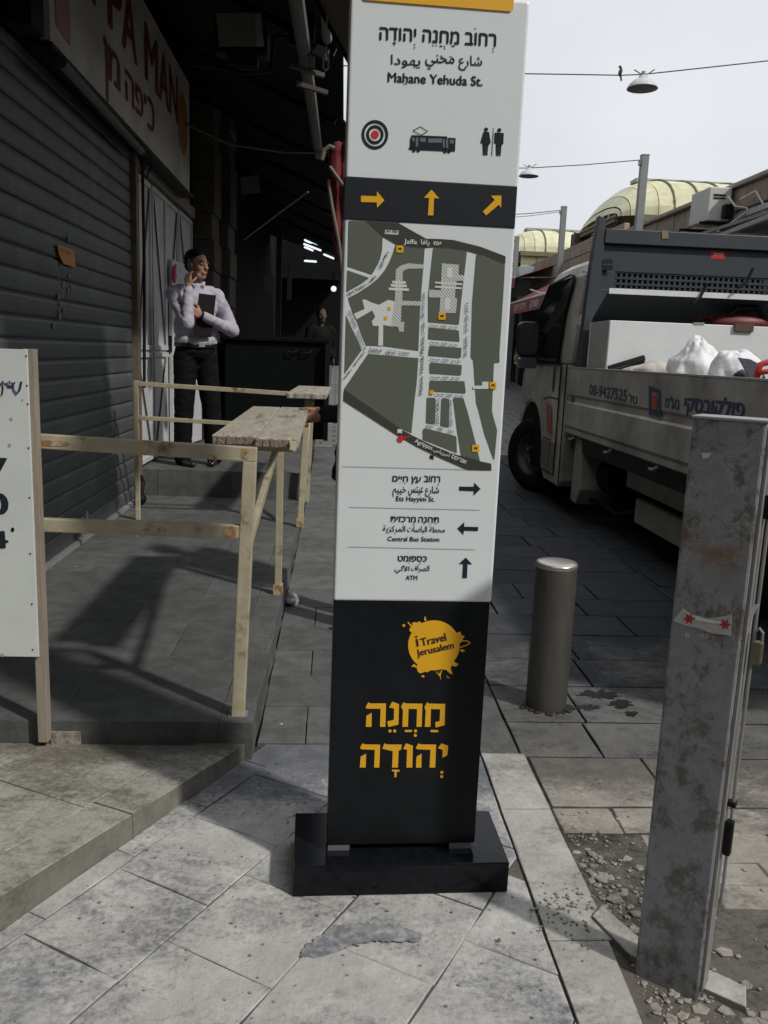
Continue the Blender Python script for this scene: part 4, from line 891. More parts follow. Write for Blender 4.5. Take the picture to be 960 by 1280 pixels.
# ------------------------------------------------------------------ steel post on the right
A_ = Vector((.700, 1.622, 0)); B_ = Vector((.808, 1.535, 0)); fu = (B_-A_).normalized(); fb = Vector((-fu.y, fu.x, 0)); PWd = (B_-A_).length; HT = 1.232
def qbox(u0, u1, d0, d1, z0, z1): return MB().add([A_+fu*u+fb*dd+Vector((0, 0, z)) for z in (z0, z1) for u, dd in ((u0, d0), (u1, d0), (u1, d1), (u0, d1))], [(3, 2, 1, 0), (4, 5, 6, 7), (0, 1, 5, 4), (1, 2, 6, 5), (2, 3, 7, 6), (3, 0, 4, 7)])
def patina():
    mt = bpy.data.materials.new('flaking_grey_paint'); mt.use_nodes = True; t = mt.node_tree; N = t.nodes; L = t.links; bs = N["Principled BSDF"]
    g = N.new("ShaderNodeNewGeometry"); sx = N.new("ShaderNodeSeparateXYZ"); L.new(g.outputs["Position"], sx.inputs[0])
    def noi(s, d, r, st=(1, 1, 1), di=0):
        mp = N.new("ShaderNodeMapping"); mp.inputs["Scale"].default_value = st; L.new(g.outputs["Position"], mp.inputs[0])
        n = N.new("ShaderNodeTexNoise"); n.inputs["Scale"].default_value = s; n.inputs["Detail"].default_value = d; n.inputs["Roughness"].default_value = r; n.inputs["Distortion"].default_value = di; L.new(mp.outputs[0], n.inputs["Vector"]); return n.outputs[0]
    def rng(x, a, b, c=0., d=1.):
        r = N.new("ShaderNodeMapRange"); r.inputs[1].default_value = a; r.inputs[2].default_value = b; r.inputs[3].default_value = c; r.inputs[4].default_value = d; L.new(x, r.inputs[0]); return r.outputs[0]
    def mix(f, a, b):
        x = N.new("ShaderNodeMix"); x.data_type = 'RGBA'
        for i, k in ((0, f), (6, a), (7, b)):
            if isinstance(k, tuple): x.inputs[i].default_value = (*k, 1)
            else: L.new(k, x.inputs[i])
        return x.outputs[2]
    def mul(a, b):
        q = N.new("ShaderNodeMath"); q.operation = 'MULTIPLY'; L.new(a, q.inputs[0])
        if isinstance(b, float): q.inputs[1].default_value = b
        else: L.new(b, q.inputs[1])
        return q.outputs[0]
    fl_ = rng(noi(15, 10, .75, (1, 1, .75), .12), .41, .50)
    grn = rng(noi(45, 6, .75), .35, .7)
    c = mix(fl_, mix(grn, (.12, .112, .10), (.18, .168, .148)), mix(grn, (.23, .245, .27), (.33, .34, .36)))
    c = mix(mul(rng(noi(22, 8, .75), .60, .66), .6), c, (.24, .27, .33))
    band = mul(rng(sx.outputs[2], .91, .97), rng(sx.outputs[2], 1.03, .97)); c = mix(mul(mul(band, rng(noi(16, 6, .6), .44, .60)), .75), c, (.20, .10, .045))
    c = mix(mul(rng(noi(11, 3, .5), .66, .72), .5), c, (.26, .06, .06))
    L.new(c, bs.inputs["Base Color"]); bs.inputs["Roughness"].default_value = .62; bs.inputs["Metallic"].default_value = .15
    b = N.new("ShaderNodeBump"); b.inputs["Distance"].default_value = .002; L.new(fl_, b.inputs["Height"]); L.new(b.outputs[0], bs.inputs["Normal"]); return mt
M_PAT = patina()
po = thing('steel_post', 'square grey steel post with peeling paint and red and white tape', 'post', tuple(A_+fu*.06))
part('post_body', qbox(0, PWd, 0, .075, -.03, HT), M_PAT, po, bevel=.006)
part('cap', qbox(-.0015, PWd+.0015, -.0015, .0765, HT-.002, HT+.004), mat('worn_cap_steel', (.36, .35, .335), .5, .3, var=.15), po, bevel=.002)
part('side_flange', qbox(PWd+.0005, PWd+.006, .004, .05, .02, HT-.01), mat('bare_edge_steel', (.26, .255, .25), .5, .3, var=.2, vscale=12), po)
mb = MB(); e = PWd+.016
mb.tube([A_+fu*e+fb*.03+Vector((0, 0, z)) for z in (.22, .6, .9, 1.12)], .0035, 8); part('locking_rod', mb, M_STEELG, po, label=None)
Fp = Face(A_, fu, (0, 0, 1), -fb)
zz_ = lambda y: Fp.px(905, y)[1]
for y_, h_ in ((541, .022), (625, .03), (640, .014), (1010, .01)): part('rod_bracket', qbox(PWd+.004, PWd+.022, .022, .038, zz_(y_)-h_/2, zz_(y_)+h_/2), M_DARKMET, po)
pk = part('padlock', qbox(PWd+.014, PWd+.036, .018, .034, zz_(826), zz_(797)), mat('brass_lock', (.20, .185, .13), .4, .6), po, bevel=.004)
part('shackle', MB().tube([A_+fu*(PWd+u)+fb*.026+Vector((0, 0, zz_(y))) for u, y in ((.018, 799), (.018, 786), (.025, 781), (.032, 786), (.032, 799))], .003, 6), M_STEELG, pk)
part('lower_latch', qbox(PWd+.008, PWd+.024, .015, .033, zz_(1075), zz_(1030)), M_DARKMET, po, bevel=.004)
# tape
Fp = Face(A_, fu, (0, 0, 1), -fb)
tp = MB(); TP = [(856, 783), (868, 767), (880, 762), (892, 770), (912, 768), (925, 770), (926, 786), (905, 792), (880, 784), (868, 789), (846, 778)]
TU = [Fp.px(*p) for p in ((842, 775), (854, 760), (858, 764), (877, 774), (900, 771), (915, 768), (914, 794), (890, 791), (874, 785), (856, 781))]
tp.prism([Fp.w(u, v, .0025) for u, v in TU], Fp.N*.0012)
tape = tag(part('barrier_tape', tp, mat('tape_white', (.50, .50, .50), .4, var=.15, vscale=30)), 'crumpled strip of white tape with red stars wrapped on the steel post', 'tape')
for cx_, cy_ in ((862, 773), (907, 780)):
    mb = MB(); Fp.ppoly(mb, [(cx_+(8 if k % 2 == 0 else 3.8)*math.cos(k*math.pi/6), cy_+(8 if k % 2 == 0 else 3.8)*math.sin(k*math.pi/6)) for k in range(12)], .0045); part('red_star', mb, mat('tape_red', (.42, .03, .03), .5), tape)
mb = MB(); Fp.ppoly(mb, [(870, 768), (885, 773), (902, 776), (902, 779), (884, 777), (870, 774)], .006); part('tape_fold', mb, mat('tape_bright', (.75, .75, .75), .4), tape)
mb = MB(); mb.prism([A_+fu*(PWd+u)+fb*.01+Vector((0, 0, zz_(y))) for u, y in ((.0, 792), (.010, 786), (.013, 765), (.022, 748), (.010, 752), (.007, 768), (0, 770))], fb*.002)
part('loose_end', mb, mat('tape_bright', (.75, .75, .75), .4), tape)
mb = MB(); Fp.ppoly(mb, [(877, 566), (890, 566), (886, 572), (879, 574)], .0018); Fp.text(mb, 'ff', (857, 797), (863, 797), 6, .0018, .02); Fp.text(mb, '<335', (875, 797), (887, 797), 5, .0018, .01)
part('paint_mark', mb, mat('pale_paint_mark', (.60, .61, .60), .6), po, kind='stuff')

# ------------------------------------------------------------------ bollard
bo = thing('bollard', 'short round stainless steel bollard between the map pillar and the steel post', 'bollard', (.858, 3.07, 0))
part('post_body', MB().lathe([(.079, -.02), (.079, .555), (.0785, .562)], (.858, 3.07, 0), n=40), M_INOX, bo, smooth=True)
part('cap', MB().lathe([(.0785, .562), (.080, .566), (.080, .574), (.076, .580), (.05, .583), (.0001, .584)], (.858, 3.07, 0), n=40), M_INOXTOP, bo, smooth=True)
mb = MB()
for k in range(60):
    a = random.uniform(-.3, 3.0); r = .08+random.random()*.03; mb.sphere((.858+r*math.cos(a), 3.07-abs(r*math.sin(a))*.9, 0), random.uniform(.004, .012), 5)
part('mortar_crumbs', mb, M_SOIL, None); bpy.context.view_layer.update(); o = COL.objects[-1] if False else None
for o in list(COL.objects):
    if o.name == 'mortar_crumbs': o['kind'] = 'stuff'
# black wet patch and litter right of it
GR = mat('black_grease', (.007, .007, .007), .3, var=.5, vscale=30)
for cx_, cy_, rx, ry in ((748, 868, 30, 6), (776, 880, 16, 7), (735, 884, 20, 4), (790, 892, 10, 4)):
    mb = MB(); n = 60
    pts = [(cx_+rx*k_*math.cos(a), cy_+ry*k_*math.sin(a)) for a, k_ in [(2*math.pi*i/n, .75+.7*mnoise.noise(Vector((cx_+3*math.cos(2*math.pi*i/n), 3*math.sin(2*math.pi*i/n), 0)))) for i in range(n)]]
    mb.add([at(x, y, Z=.0032+.0004*(cx_ % 3)) for x, y in pts]+[at(cx_, cy_, Z=.0035)], [(i, (i+1) % n, n) for i in range(n)]); o = part('oil_stain', mb, GR); o['kind'] = 'stuff'

# ------------------------------------------------------------------ table stand with two boards
def strut(p, q, w_=.036, h_=.036, m_=None, par=None, nm='leg', up=(0, 1, 0)): return part(nm, MB().bar(p, q, w_, h_, up), m_ or M_CREAM, par, bevel=.003)
tb = thing('market_table', 'cream painted steel stand with two weathered boards on top, nearest of the two', 'table', (-.27, 3.3, PZ))
LN = Vector((-.29, 2.66, 0)); LF = Vector((-.262, 4.10, 0))
strut((-.293, 2.66, PZ), (-.262, 2.665, .982), .042, .042, par=tb)
strut((-.258, 4.10, PZ), (-.258, 4.10, 1.005), .034, .034, par=tb)
part('rusty_foot', MB().bar((-.258, 4.10, PZ), (-.258, 4.10, PZ+.05), .046, .046, (0, 1, 0)), M_RUST, tb); part('foot_plate', MB().box(-.325, -.262, 2.635, 2.69, PZ, PZ+.004), M_STEELG, tb)
strut((-.270, 2.69, .70), (-.258, 4.08, .93), .022, .040, par=tb, nm='brace', up=(0, 0, 1))
for y_ in (2.86, 4.08): strut((-.385, y_, 1.008), (-.13, y_, 1.008), .03, .03, par=tb, nm='cross_rail', up=(0, 0, 1))
strut((-.240, 2.66, 1.004), (-1.25, 2.655, 1.036), .03, .045, par=tb, nm='rail', up=(0, 0, 1))
strut((-.290, 2.66, .755), (-1.25, 2.655, .765), .03, .042, par=tb, nm='rail', up=(0, 0, 1))
strut((-1.25, 2.655, PZ), (-1.25, 2.655, 1.06), .036, .036, par=tb)
def patch(x0, x1, z0, z1, y, par):
    n = 18; pts = []
    for k in range(n):
        a = 2*math.pi*k/n; c_, s_ = math.cos(a), math.sin(a); q = random.uniform(.72, 1.0)
        pts.append(((x0+x1)/2+(x1-x0)/2*q*math.copysign(abs(c_)**.6, c_), y, (z0+z1)/2+(z1-z0)/2*min(1, q+.1)*math.copysign(abs(s_)**.5, s_)))
    part('rust_patch', MB().prism(pts, (0, .0012, 0)), M_RUST, par)
patch(-.345, -.302, .735, .775, 2.6432, tb); patch(-.40, -.36, .985, 1.000, 2.6432, tb); patch(-.29, -.262, .99, 1.024, 2.6432, tb); patch(-1.0, -.80, 1.012, 1.030, 2.6405, tb); patch(-.98, -.66, .745, .757, 2.6432, tb); patch(-.55, -.52, .75, .765, 2.6432, tb)
zt0 = 1.024; BT = .030
def board(x0, x1, x2, x3, y0, y1, zz, th, m1, par):
    """plank with ragged near end; x0..x1 near end, x3..x2 far end"""
    n = 12; near = [(x0+(x1-x0)*i/n, y0+random.uniform(-.006, .006)) for i in range(n+1)]; pts = near+[(x2, y1), (x3, y1)]
    mb = MB().prism([(x, y, zz) for x, y in pts], (0, 0, -th)); return part('board', mb, m1, par, bevel=.0035)
b1 = board(-.392, -.252, -.268, -.402, 2.74, 4.20, zt0+BT, BT, M_PLANK, tb); b2 = board(-.249, -.112, -.128, -.265, 2.69, 4.22, zt0+BT, BT, M_PLANK, tb)
for (xa, xb, yy) in ((-.388, -.255, 2.7335), (-.247, -.140, 2.6835)):
    mb = MB(); n = 9
    for i in range(n): x = xa+(xb-xa)*i/n; mb.box(x, x+(xb-xa)/n*.98, yy+random.uniform(-.004, .002), yy+.012, zt0+.002+random.uniform(0, .003), zt0+BT-.003-random.uniform(0, .003))
    part('splintered_end', mb, M_ENDGRAIN, b1 if xa < -.3 else b2, kind='stuff')
part('corner_tag', MB().box(-.138, -.118, 2.672, 2.684, zt0-.004, zt0+.024), mat('pale_yellow_tag', (.55, .55, .36), .6), b2)
mb = MB()
for k in range(40): x, y = random.uniform(-.39, -.12), random.uniform(2.78, 4.1); mb.add([(x+random.uniform(.002, .006)*a, y+random.uniform(.004, .012)*b, zt0+BT+.0006) for a, b in circ(0, 0, 1, 6)], [tuple(range(6))])
part('knot_mark', mb, mat('dark_knots', (.09, .07, .05), .8), b1, kind='stuff')

# second stand
t2 = thing('market_table', 'farther cream steel stand with a short board, joined by rails to the shutter post', 'table', (-.2, 6.2, PZ))
strut((-.218, 5.76, PZ), (-.185, 5.83, 1.0), .040, .040, par=t2); strut((-.205, 6.75, PZ), (-.180, 6.78, 1.0), .036, .036, par=t2)
strut((-.19, 5.83, 1.0), (-.18, 6.8, 1.0), .03, .03, par=t2, nm='top_rail', up=(0, 0, 1)); strut((-.212, 5.80, .35), (-.182, 6.74, .98), .024, .034, par=t2, nm='brace', up=(0, 0, 1))
strut((-1.34, 5.85, 1.07), (-.2, 5.85, 1.035), .028, .030, par=t2, nm='rail', up=(0, 0, 1)); strut((-1.34, 5.85, .84), (-.19, 5.85, .81), .028, .028, par=t2, nm='rail', up=(0, 0, 1))
strut((-1.345, 5.85, PZ), (-1.345, 5.85, 1.09), .03, .03, par=t2)
part('rusty_foot', MB().bar((-.218, 5.76, PZ), (-.216, 5.765, PZ+.07), .05, .05, (0, 1, 0)), M_RUST, t2)
board(-.325, -.06, -.035, -.30, 5.72, 7.0, 1.05, .035, M_PLANK, t2)

# ------------------------------------------------------------------ white price board on timber legs
BY = 2.56; p1 = at(34.5, 437, Y=BY); p2 = at(40, 820, Y=BY); xr = p1.x
pb = thing('price_board', 'white metal board with black digits on timber legs, cut by left edge', 'board', (-1.2, BY, 0))
zt1, zb1 = p1.z, p2.z
part('board_face', MB().box(xr-.70, xr, BY-.008, BY+.002, zb1, zt1), M_BOARD, pb, bevel=.001)
for x in (xr-.004, xr-.685): part('leg', MB().box(x-.012, x+.0195, BY+.003, BY+.040, PZ-.060, zt1+.002), M_WOOD, pb, bevel=.002)

for z in (zb1+.03, zt1-.05): part('crossbar', MB().box(xr-.66, xr-.03, BY+.004, BY+.04, z-.025, z+.025), M_WOOD, pb)
Fb = Face((xr, BY-.0085, 0), (1, 0, 0), (0, 0, 1), (0, -1, 0))
def btext(ch, a, b, hpx, bold=.035, m_=M_INK, nm='digit'):
    mb = MB(); Fb.text(mb, ch, a, b, hpx, .0008, bold); part(nm, mb, m_, pb)
btext('7', (-14, 599), (9.5, 599), 26); btext('0', (-14, 643), (10, 643), 27); btext('4', (-14, 685), (9.5, 685), 21)
mb = MB(); pen = lambda pts, r=.0022: mb.tube([Fb.w(*Fb.px(*p), .001) for p in pts], r, 5)
pen([(16, 478), (17, 486), (21, 492), (25, 487), (27, 477)], .0035); pen([(9, 478), (10, 484), (15, 484), (19, 478)]); pen([(3, 476), (7, 480), (14, 483)]); pen([(12, 476), (13, 479)])
part('handwriting', mb, mat('blue_marker', (.03, .04, .12), .5), pb); mb = MB(); pen([(-2, 482), (2, 479), (4, 484), (3, 492), (2, 494)], .0025); part('handwriting', mb, M_INK, pb)
mb = MB()
for x, y in ((33, 445), (34, 482), (35, 505), (36, 560), (37, 622), (38, 692), (40, 755), (41, 812)): u, v = Fb.px(x, y); Fb.poly(mb, circ(u, v, .0028, 8), .0012)
Fb.ppoly(mb, circ(16, 662, 2.2, 8, 3), .0012)
part('nail_heads', mb, M_DARKMET, pb, kind='stuff')
mb = MB()
for x, y, r in ((12, 557, 3), (14, 524, 3), (28, 500, 2), (3, 819, 3)): Fb.ppoly(mb, [(x+r*random.uniform(.5, 1)*math.cos(k*.7), y+r*random.uniform(.5, 1)*math.sin(k*.7)) for k in range(9)], .0005)
part('dirt_spots', mb, mat('smudge', (.38, .32, .25), .8), pb, kind='stuff')
# metal number plate on the platform riser, litter
rp_ = part('riser_plate', MB().box(-.885, -.79, 2.592, 2.5965, .045, .095), mat('painted_plate', (.22, .17, .13), .6, var=.5, vscale=40, col2=(.32, .32, .30), thr=.5))
tag(rp_, 'small worn metal plate fixed low on the platform edge beside the board leg', 'plate')
mb = MB(); c = at(362, 754, Z=.01)
for k in range(3): mb.sphere(c+Vector((random.uniform(-.02, .02), random.uniform(-.04, .05), .012)), (.035, .045, .022), 8, Matrix.Rotation(k*1.1, 3, 'X'))
tag(part('plastic_bag', mb, mat('clear_bag', (.45, .47, .50), .25), smooth=True), 'small crumpled clear plastic bag in the gutter beside the platform', 'litter')
mb = MB()
for x, y in ((180, 557), (352, 905), (95, 708), (172, 670), (395, 587), (300, 625)):
    c = at(x, y, Z=PZ+.002 if x < 310 else .003); mb.add([c+Vector((a*.007*random.uniform(.5, 1.2), b*.006*random.uniform(.5, 1.2), 0)) for a, b in circ(0, 0, 1, 7)], [tuple(range(7))])
o = part('paper_scraps', mb, mat('paper_white', (.6, .6, .58), .7)); o['kind'] = 'stuff'
#%%PART4
# ------------------------------------------------------------------ flatbed truck
TX = 1.97
tk = thing('flatbed_truck', 'dirty white flatbed truck with slate headboard and faded blue lettering parked on the right', 'truck', (3, 6, 0))
prof = [(7.20, .30), (7.20, 1.30), (8.86, 1.30), (8.97, 1.18), (8.98, .9), (8.975, .40)]
part('bonnet', MB().add([(x, y, z) for y, dx, zt_ in ((8.96, .02, 1.28), (9.35, .14, 1.20), (9.75, .30, 1.05), (9.95, .55, .85)) for x, z in ((TX+.015+dx, .35), (TX+.015+dx, zt_-.08), (TX+.09+dx, zt_), (TX+1.88-dx, zt_), (TX+1.955-dx, zt_-.08), (TX+1.955-dx, .35))], [(i*6+k, i*6+k+1, i*6+k+7, i*6+k+6) for i in range(3) for k in range(5)]+[(0, 1, 2, 3, 4, 5), (18, 19, 20, 21, 22, 23)]), M_TRUCKW, tk, bevel=.02)
prof += [(8.45+.52*math.cos(a), .40+.52*math.sin(a)) for a in [math.pi*k/14*1.0 for k in range(1, 14)]] + [(7.93, .33), (7.80, .24), (7.26, .24)]
part('cab_body', MB().prism([(TX+.015, y, z) for y, z in prof], (1.94, 0, 0)), M_TRUCKW, tk, bevel=.02, seg=3)
# upper cab, leaning in
up = MB(); secs = [(1.305, TX+.018, 7.20, 9.02), (1.75, TX+.05, 7.20, 8.72), (2.05, TX+.105, 7.21, 8.42), (2.15, TX+.15, 7.24, 8.32), (2.21, TX+.24, 7.30, 8.2), (2.225, TX+.4, 7.4, 8.1)]
vs = []
for z, x, y0, y1 in secs: vs += [(x, y0, z), (x, y1, z), (2*(TX+.985)-x, y1, z), (2*(TX+.985)-x, y0, z)]
fs = [(i*4+k, i*4+(k+1) % 4, i*4+4+(k+1) % 4, i*4+4+k) for i in range(len(secs)-1) for k in range(4)]+[(3, 2, 1, 0), tuple(len(vs)-4+k for k in range(4))]
part('cab_roof', up.add(vs, fs), M_TRUCKW, tk, bevel=.018, seg=3)
part('rear_window', MB().box(TX+.35, TX+1.62, 7.186, 7.196, 1.50, 2.10), M_GLASSD, tk)
def sx_(z):
    for a, b in zip(secs, secs[1:]):
        if a[0] <= z <= b[0]: return a[1]+(b[1]-a[1])*(z-a[0])/(b[0]-a[0])
    return TX+.018
win = [(7.52, 1.34), (7.50, 1.75), (7.47, 1.98), (7.50, 2.06), (7.62, 2.08), (8.30, 2.04), (8.58, 1.70), (8.86, 1.36), (8.80, 1.33)]
door = part('door', MB().prism([(TX+.004, y, z) for y, z in [(7.42, .34), (7.42, 1.28), (8.86, 1.28), (8.90, .98), (8.72, .92)]+[(8.45+.545*math.cos(a), .40+.545*math.sin(a)) for a in [math.pi*(.33+.67*k/9) for k in range(9)]]+[(7.86, .34)]], (.012, 0, 0)), M_TRUCKW, tk, bevel=.006)
part('side_window', MB().add([(sx_(z)-.034, y, z) for y, z in win], [tuple(range(len(win)))]), M_GLASSD, door)
part('window_seal', MB().tube([(sx_(z)-.030, y, z) for y, z in win+win[:1]], .014, 6), M_DARKMET, door)
part('window_sill', MB().bar((sx_(1.32)-.010, 7.5, 1.315), (sx_(1.32)-.010, 8.88, 1.315), .03, .03), M_DARKMET, door)
hp = [(7.62+.035*math.cos(a)-.0*math.sin(a), 1.165+.115*math.sin(a)) for a in [2*math.pi*k/18 for k in range(18)]]
part('door_handle', MB().prism([(TX-.003, y, z) for y, z in hp], (.008, 0, 0)), M_MIRROR, door, bevel=.002)
mb = MB()
for pts in ([(7.41, .32), (7.41, 1.3), (7.44, 1.34)], [(7.41, .32), (7.9, .32)], [(7.22, .26), (7.22, 1.3)], [(7.60, .36), (7.60, .62), (7.86, .62)], [(7.41, 1.0), (7.78, 1.0), (7.95, .97)]): mb.tube([(TX+.003, y, z) for y, z in pts], .006, 5)
part('door_seam', mb, M_DARKMET, door)
part('side_moulding', MB().box(TX+.0, TX+.012, 7.44, 7.90, .36, .60), mat('grime_panel', (.16, .15, .13), .7, var=.3), door)
part('pillar_strip', MB().add([(sx_(z)-.004, y, z) for y, z in ((7.25, 1.32), (7.25, 2.08), (7.42, 2.10), (7.42, 1.32))], [(0, 1, 2, 3)]), M_TRUCKW, tk)
Ft = Face((TX-.0035, 5, 1), (0, -1, 0), (0, 0, 1), (-1, 0, 0))
def fram(fc, par, x0, y0, x1, y1, sl, k):
    q = lambda u, v: (x0+(x1-x0)*u, y0+(y1-y0)*v+sl*u)
    mb = MB()
    for P in (((0, 0), (1, .02), (1, .93), (.72, .98), (.66, .85), (.78, .82), (.78, .14), (.2, .14), (.2, 1), (0, 1)), ((.2, .88), (.45, .9), (.72, 1.0), (.7, .9), (.5, .78), (.2, .78))): fc.ppoly(mb, [q(*p) for p in P], .0012)
    part('logo_frame', mb, M_BLUEINK if k else M_REDINK, par); mb = MB(); fc.ppoly(mb, [q(.5+.24*math.cos(a), .5+.26*math.sin(a)) for a in [2*math.pi*i/20 for i in range(20)]], .002); part('logo_dot', mb, M_REDINK, par)
fram(Ft, door, 683, 503, 689.5, 540, 5, 0)
mb = MB(); mb.box(TX+.04, TX+.16, 7.92, 8.98, .30, 1.02)
part('wheel_well', MB().prism([(TX+.02, 8.45+.53*math.cos(a), .40+.53*math.sin(a)) for a in [math.pi*k/16 for k in range(17)]]+[(TX+.02, 7.92, .30), (TX+.02, 8.98, .30)][::1], (.35, 0, 0)), M_SHADE, tk)
# front wheel, steered
wa = Vector((-math.cos(R_(27)), -math.sin(R_(27)), 0)); wc = Vector((TX+.085, 8.42, .365+.025))
wh = part('wheel', MB().lathe([(.20, -.09), (.33, -.10), (.362, -.07), (.368, 0), (.362, .07), (.335, .10), (.235, .105), (.205, .09), (.205, -.09)], wc, wa, 44), M_TYRE, tk, smooth=True)
wh.modifiers.new('e', 'EDGE_SPLIT').split_angle = R_(50)
part('rim', MB().lathe([(.0001, .045), (.05, .05), (.06, .075), (.085, .072), (.10, .03), (.16, .012), (.185, .05), (.205, .085), (.215, .085)], wc, wa, 30), mat('dark_steel_rim', (.07, .07, .068), .5, .4, var=.2), wh, smooth=True)
t1 = wa.orthogonal().normalized(); t2_ = wa.cross(t1)
for k in range(6):
    a = k*math.pi/3; c = wc+wa*.06+(t1*math.cos(a)+t2_*math.sin(a))*.072; part('wheel_nut', MB().tube([c, c+wa*.02], .011, 6), M_STEELG, wh)
for yy in (3.35,):
    c = Vector((TX+.20, yy, .36)); w2 = part('wheel', MB().lathe([(.20, -.1), (.33, -.11), (.36, -.07), (.366, 0), (.36, .07), (.33, .1), (.22, .10), (.2, .05)], c, (-1, 0, 0), 32), M_TYRE, tk, smooth=True)
    part('rim', MB().lathe([(.0001, .02), (.1, .03), (.2, .06), (.21, .08)], c, (-1, 0, 0), 20), M_STEELG, w2, smooth=True)
# mirror
mi = part('door_mirror', MB().sphere((1.835, 8.20, 1.475), (.118, .06, .215), 16), M_MIRROR, tk, smooth=True)
bpy.data.objects.remove(mi)
def rrect(cx, cz, w_, h_, r, n=5):
    out = []
    for sx1, sz1, a0_ in ((1, 1, 0), (-1, 1, 90), (-1, -1, 180), (1, -1, 270)):
        for k in range(n+1):
            a = R_(a0_+90*k/n); out.append((cx+sx1*(w_/2-r)+r*math.cos(a), cz+sz1*(h_/2-r)+r*math.sin(a)))
    return out
mi = part('door_mirror', MB().prism([(x, 8.14+.18*(x-1.83), z) for x, z in rrect(1.835, 1.52, .222, .335, .065)], (0, .11, 0)), M_MIRROR, tk, bevel=.018, seg=3)
part('lower_glass_housing', MB().prism([(x, 8.145+.18*(x-1.83), z) for x, z in rrect(1.845, 1.30, .19, .105, .04)], (0, .09, 0)), mat('grey_mirror', (.09, .095, .10), .3), mi, bevel=.01)
part('mirror_glass', MB().prism([(x, 8.136+.18*(x-1.83), z) for x, z in rrect(1.835, 1.525, .19, .285, .05)], (0, .002, 0)), mat('mirror_face', (.05, .055, .055), .3), mi)
part('mirror_arm', MB().tube([(1.90, 8.2, 1.60), (2.02, 8.3, 1.58)], .02, 8).tube([(1.90, 8.2, 1.33), (2.01, 8.32, 1.35)], .025, 8), M_DARKMET, mi)
# load bed
sp = [(0, 1.275), (0, 1.06), (.012, 1.04), (.012, 1.0), (-.004, .985), (-.004, .80), (.010, .775), (.010, .735), (.035, .72), (.035, .735), (.035, 1.275)]
sb = part('side_board', MB().prism([(TX+x, 2.55, z) for x, z in sp], (0, 4.60, 0)), M_TRUCKW, tk, bevel=.003)
part('top_trim', MB().box(TX-.002, TX+.04, 2.55, 7.15, 1.2755, 1.286), mat('bright_trim', (.50, .49, .46), .4, .3), sb)
part('side_board', MB().box(TX+2.03, TX+2.07, 2.55, 7.15, .74, 1.275), M_TRUCKW, tk)
part('tailgate', MB().box(TX+.04, TX+2.03, 2.55, 2.59, .74, 1.275), M_TRUCKW, tk)
part('bed_floor', MB().box(TX+.04, TX+2.03, 2.59, 7.0, .80, .84), mat('bed_wood', (.12, .10, .08), .8, var=.3), tk)
for x in (TX+.55, TX+1.3): part('chassis_rail', MB().box(x, x+.08, 2.4, 9.0, .55, .72), M_DARKMET, tk)
for k in range(9): part('cross_member', MB().box(TX+.06, TX+2.0, 2.9+k*.5, 2.96+k*.5, .722, .80), M_DARKMET, tk)
part('side_rail', MB().box(TX+.06, TX+.10, 2.6, 7.1, .60, .72), M_DARKMET, tk)
for y in (6.9, 5.95, 5.05): part('board_catch', MB().tube([(TX+.03, y, .715), (TX+.0, y+.02, .69), (TX+.0, y+.07, .69)], .012, 6), M_STEELG, tk)
uc = mat('underbody_cream', (.28, .27, .22), .6, var=.3, vscale=3)
part('under_box', MB().box(TX+.28, TX+.75, 4.35, 6.30, .40, .62), uc, tk, bevel=.01); part('under_box', MB().box(TX+.22, TX+.27, 4.3, 5.9, .20, .38), uc, tk, bevel=.01)
part('mud_step', MB().prism([(TX+.05, y, z) for y, z in ((6.95, .72), (6.78, .70), (6.72, .3), (6.82, .16), (6.98, .18))], (.3, 0, 0)), uc, tk, bevel=.01)
part('hose', MB().tube([(TX+.15, 6.9, .2), (TX+.2, 6.6, .22), (TX+.2, 6.2, .2), (TX+.25, 5.8, .30)], .02, 6), M_DARKMET, tk)
part('fuel_tank', MB().tube([(TX+.35, 6.45, .42), (TX+.35, 7.0, .42)], .17, 14), M_DARKMET, tk)
part('mud_flap', MB().box(TX+.12, TX+.40, 4.02, 4.04, .12, .62), M_MIRROR, tk)
part('underbody', MB().box(TX+.6, TX+1.95, 2.6, 9.2, .30, .54), M_SHADE, tk)
# lettering on the side board (plane 3 mm outside it)
Fs2 = Face((TX-.0025, 5, 1), (0, -1, 0), (0, 0, 1), (-1, 0, 0)); zq = lambda x, y: (720+x/4, 440+y/4)
def sbt(body, a, b, h, m_=M_BLUEINK, bold=.03, nm='lettering'): mb = MB(); Fs2.text(mb, body, zq(*a), zq(*b), h/4, 0, bold); return part(nm, mb, m_, sb)
sbt('08-9427525', (65, 212), (251, 248), 50, bold=.02); sbt(HEB('טל'), (263, 252), (303, 262), 46, bold=.03); sbt(HEB('בע"מ'), (445, 274), (515, 286), 52, bold=.03)
sbt(HEB('פולקובסקי'), (540, 292), (836, 330), 78, bold=.05); sbt('. . . .', (445, 345), (500, 350), 8, M_REDINK)
fram(Fs2, sb, 811, 482, 826, 519, 5, 1)
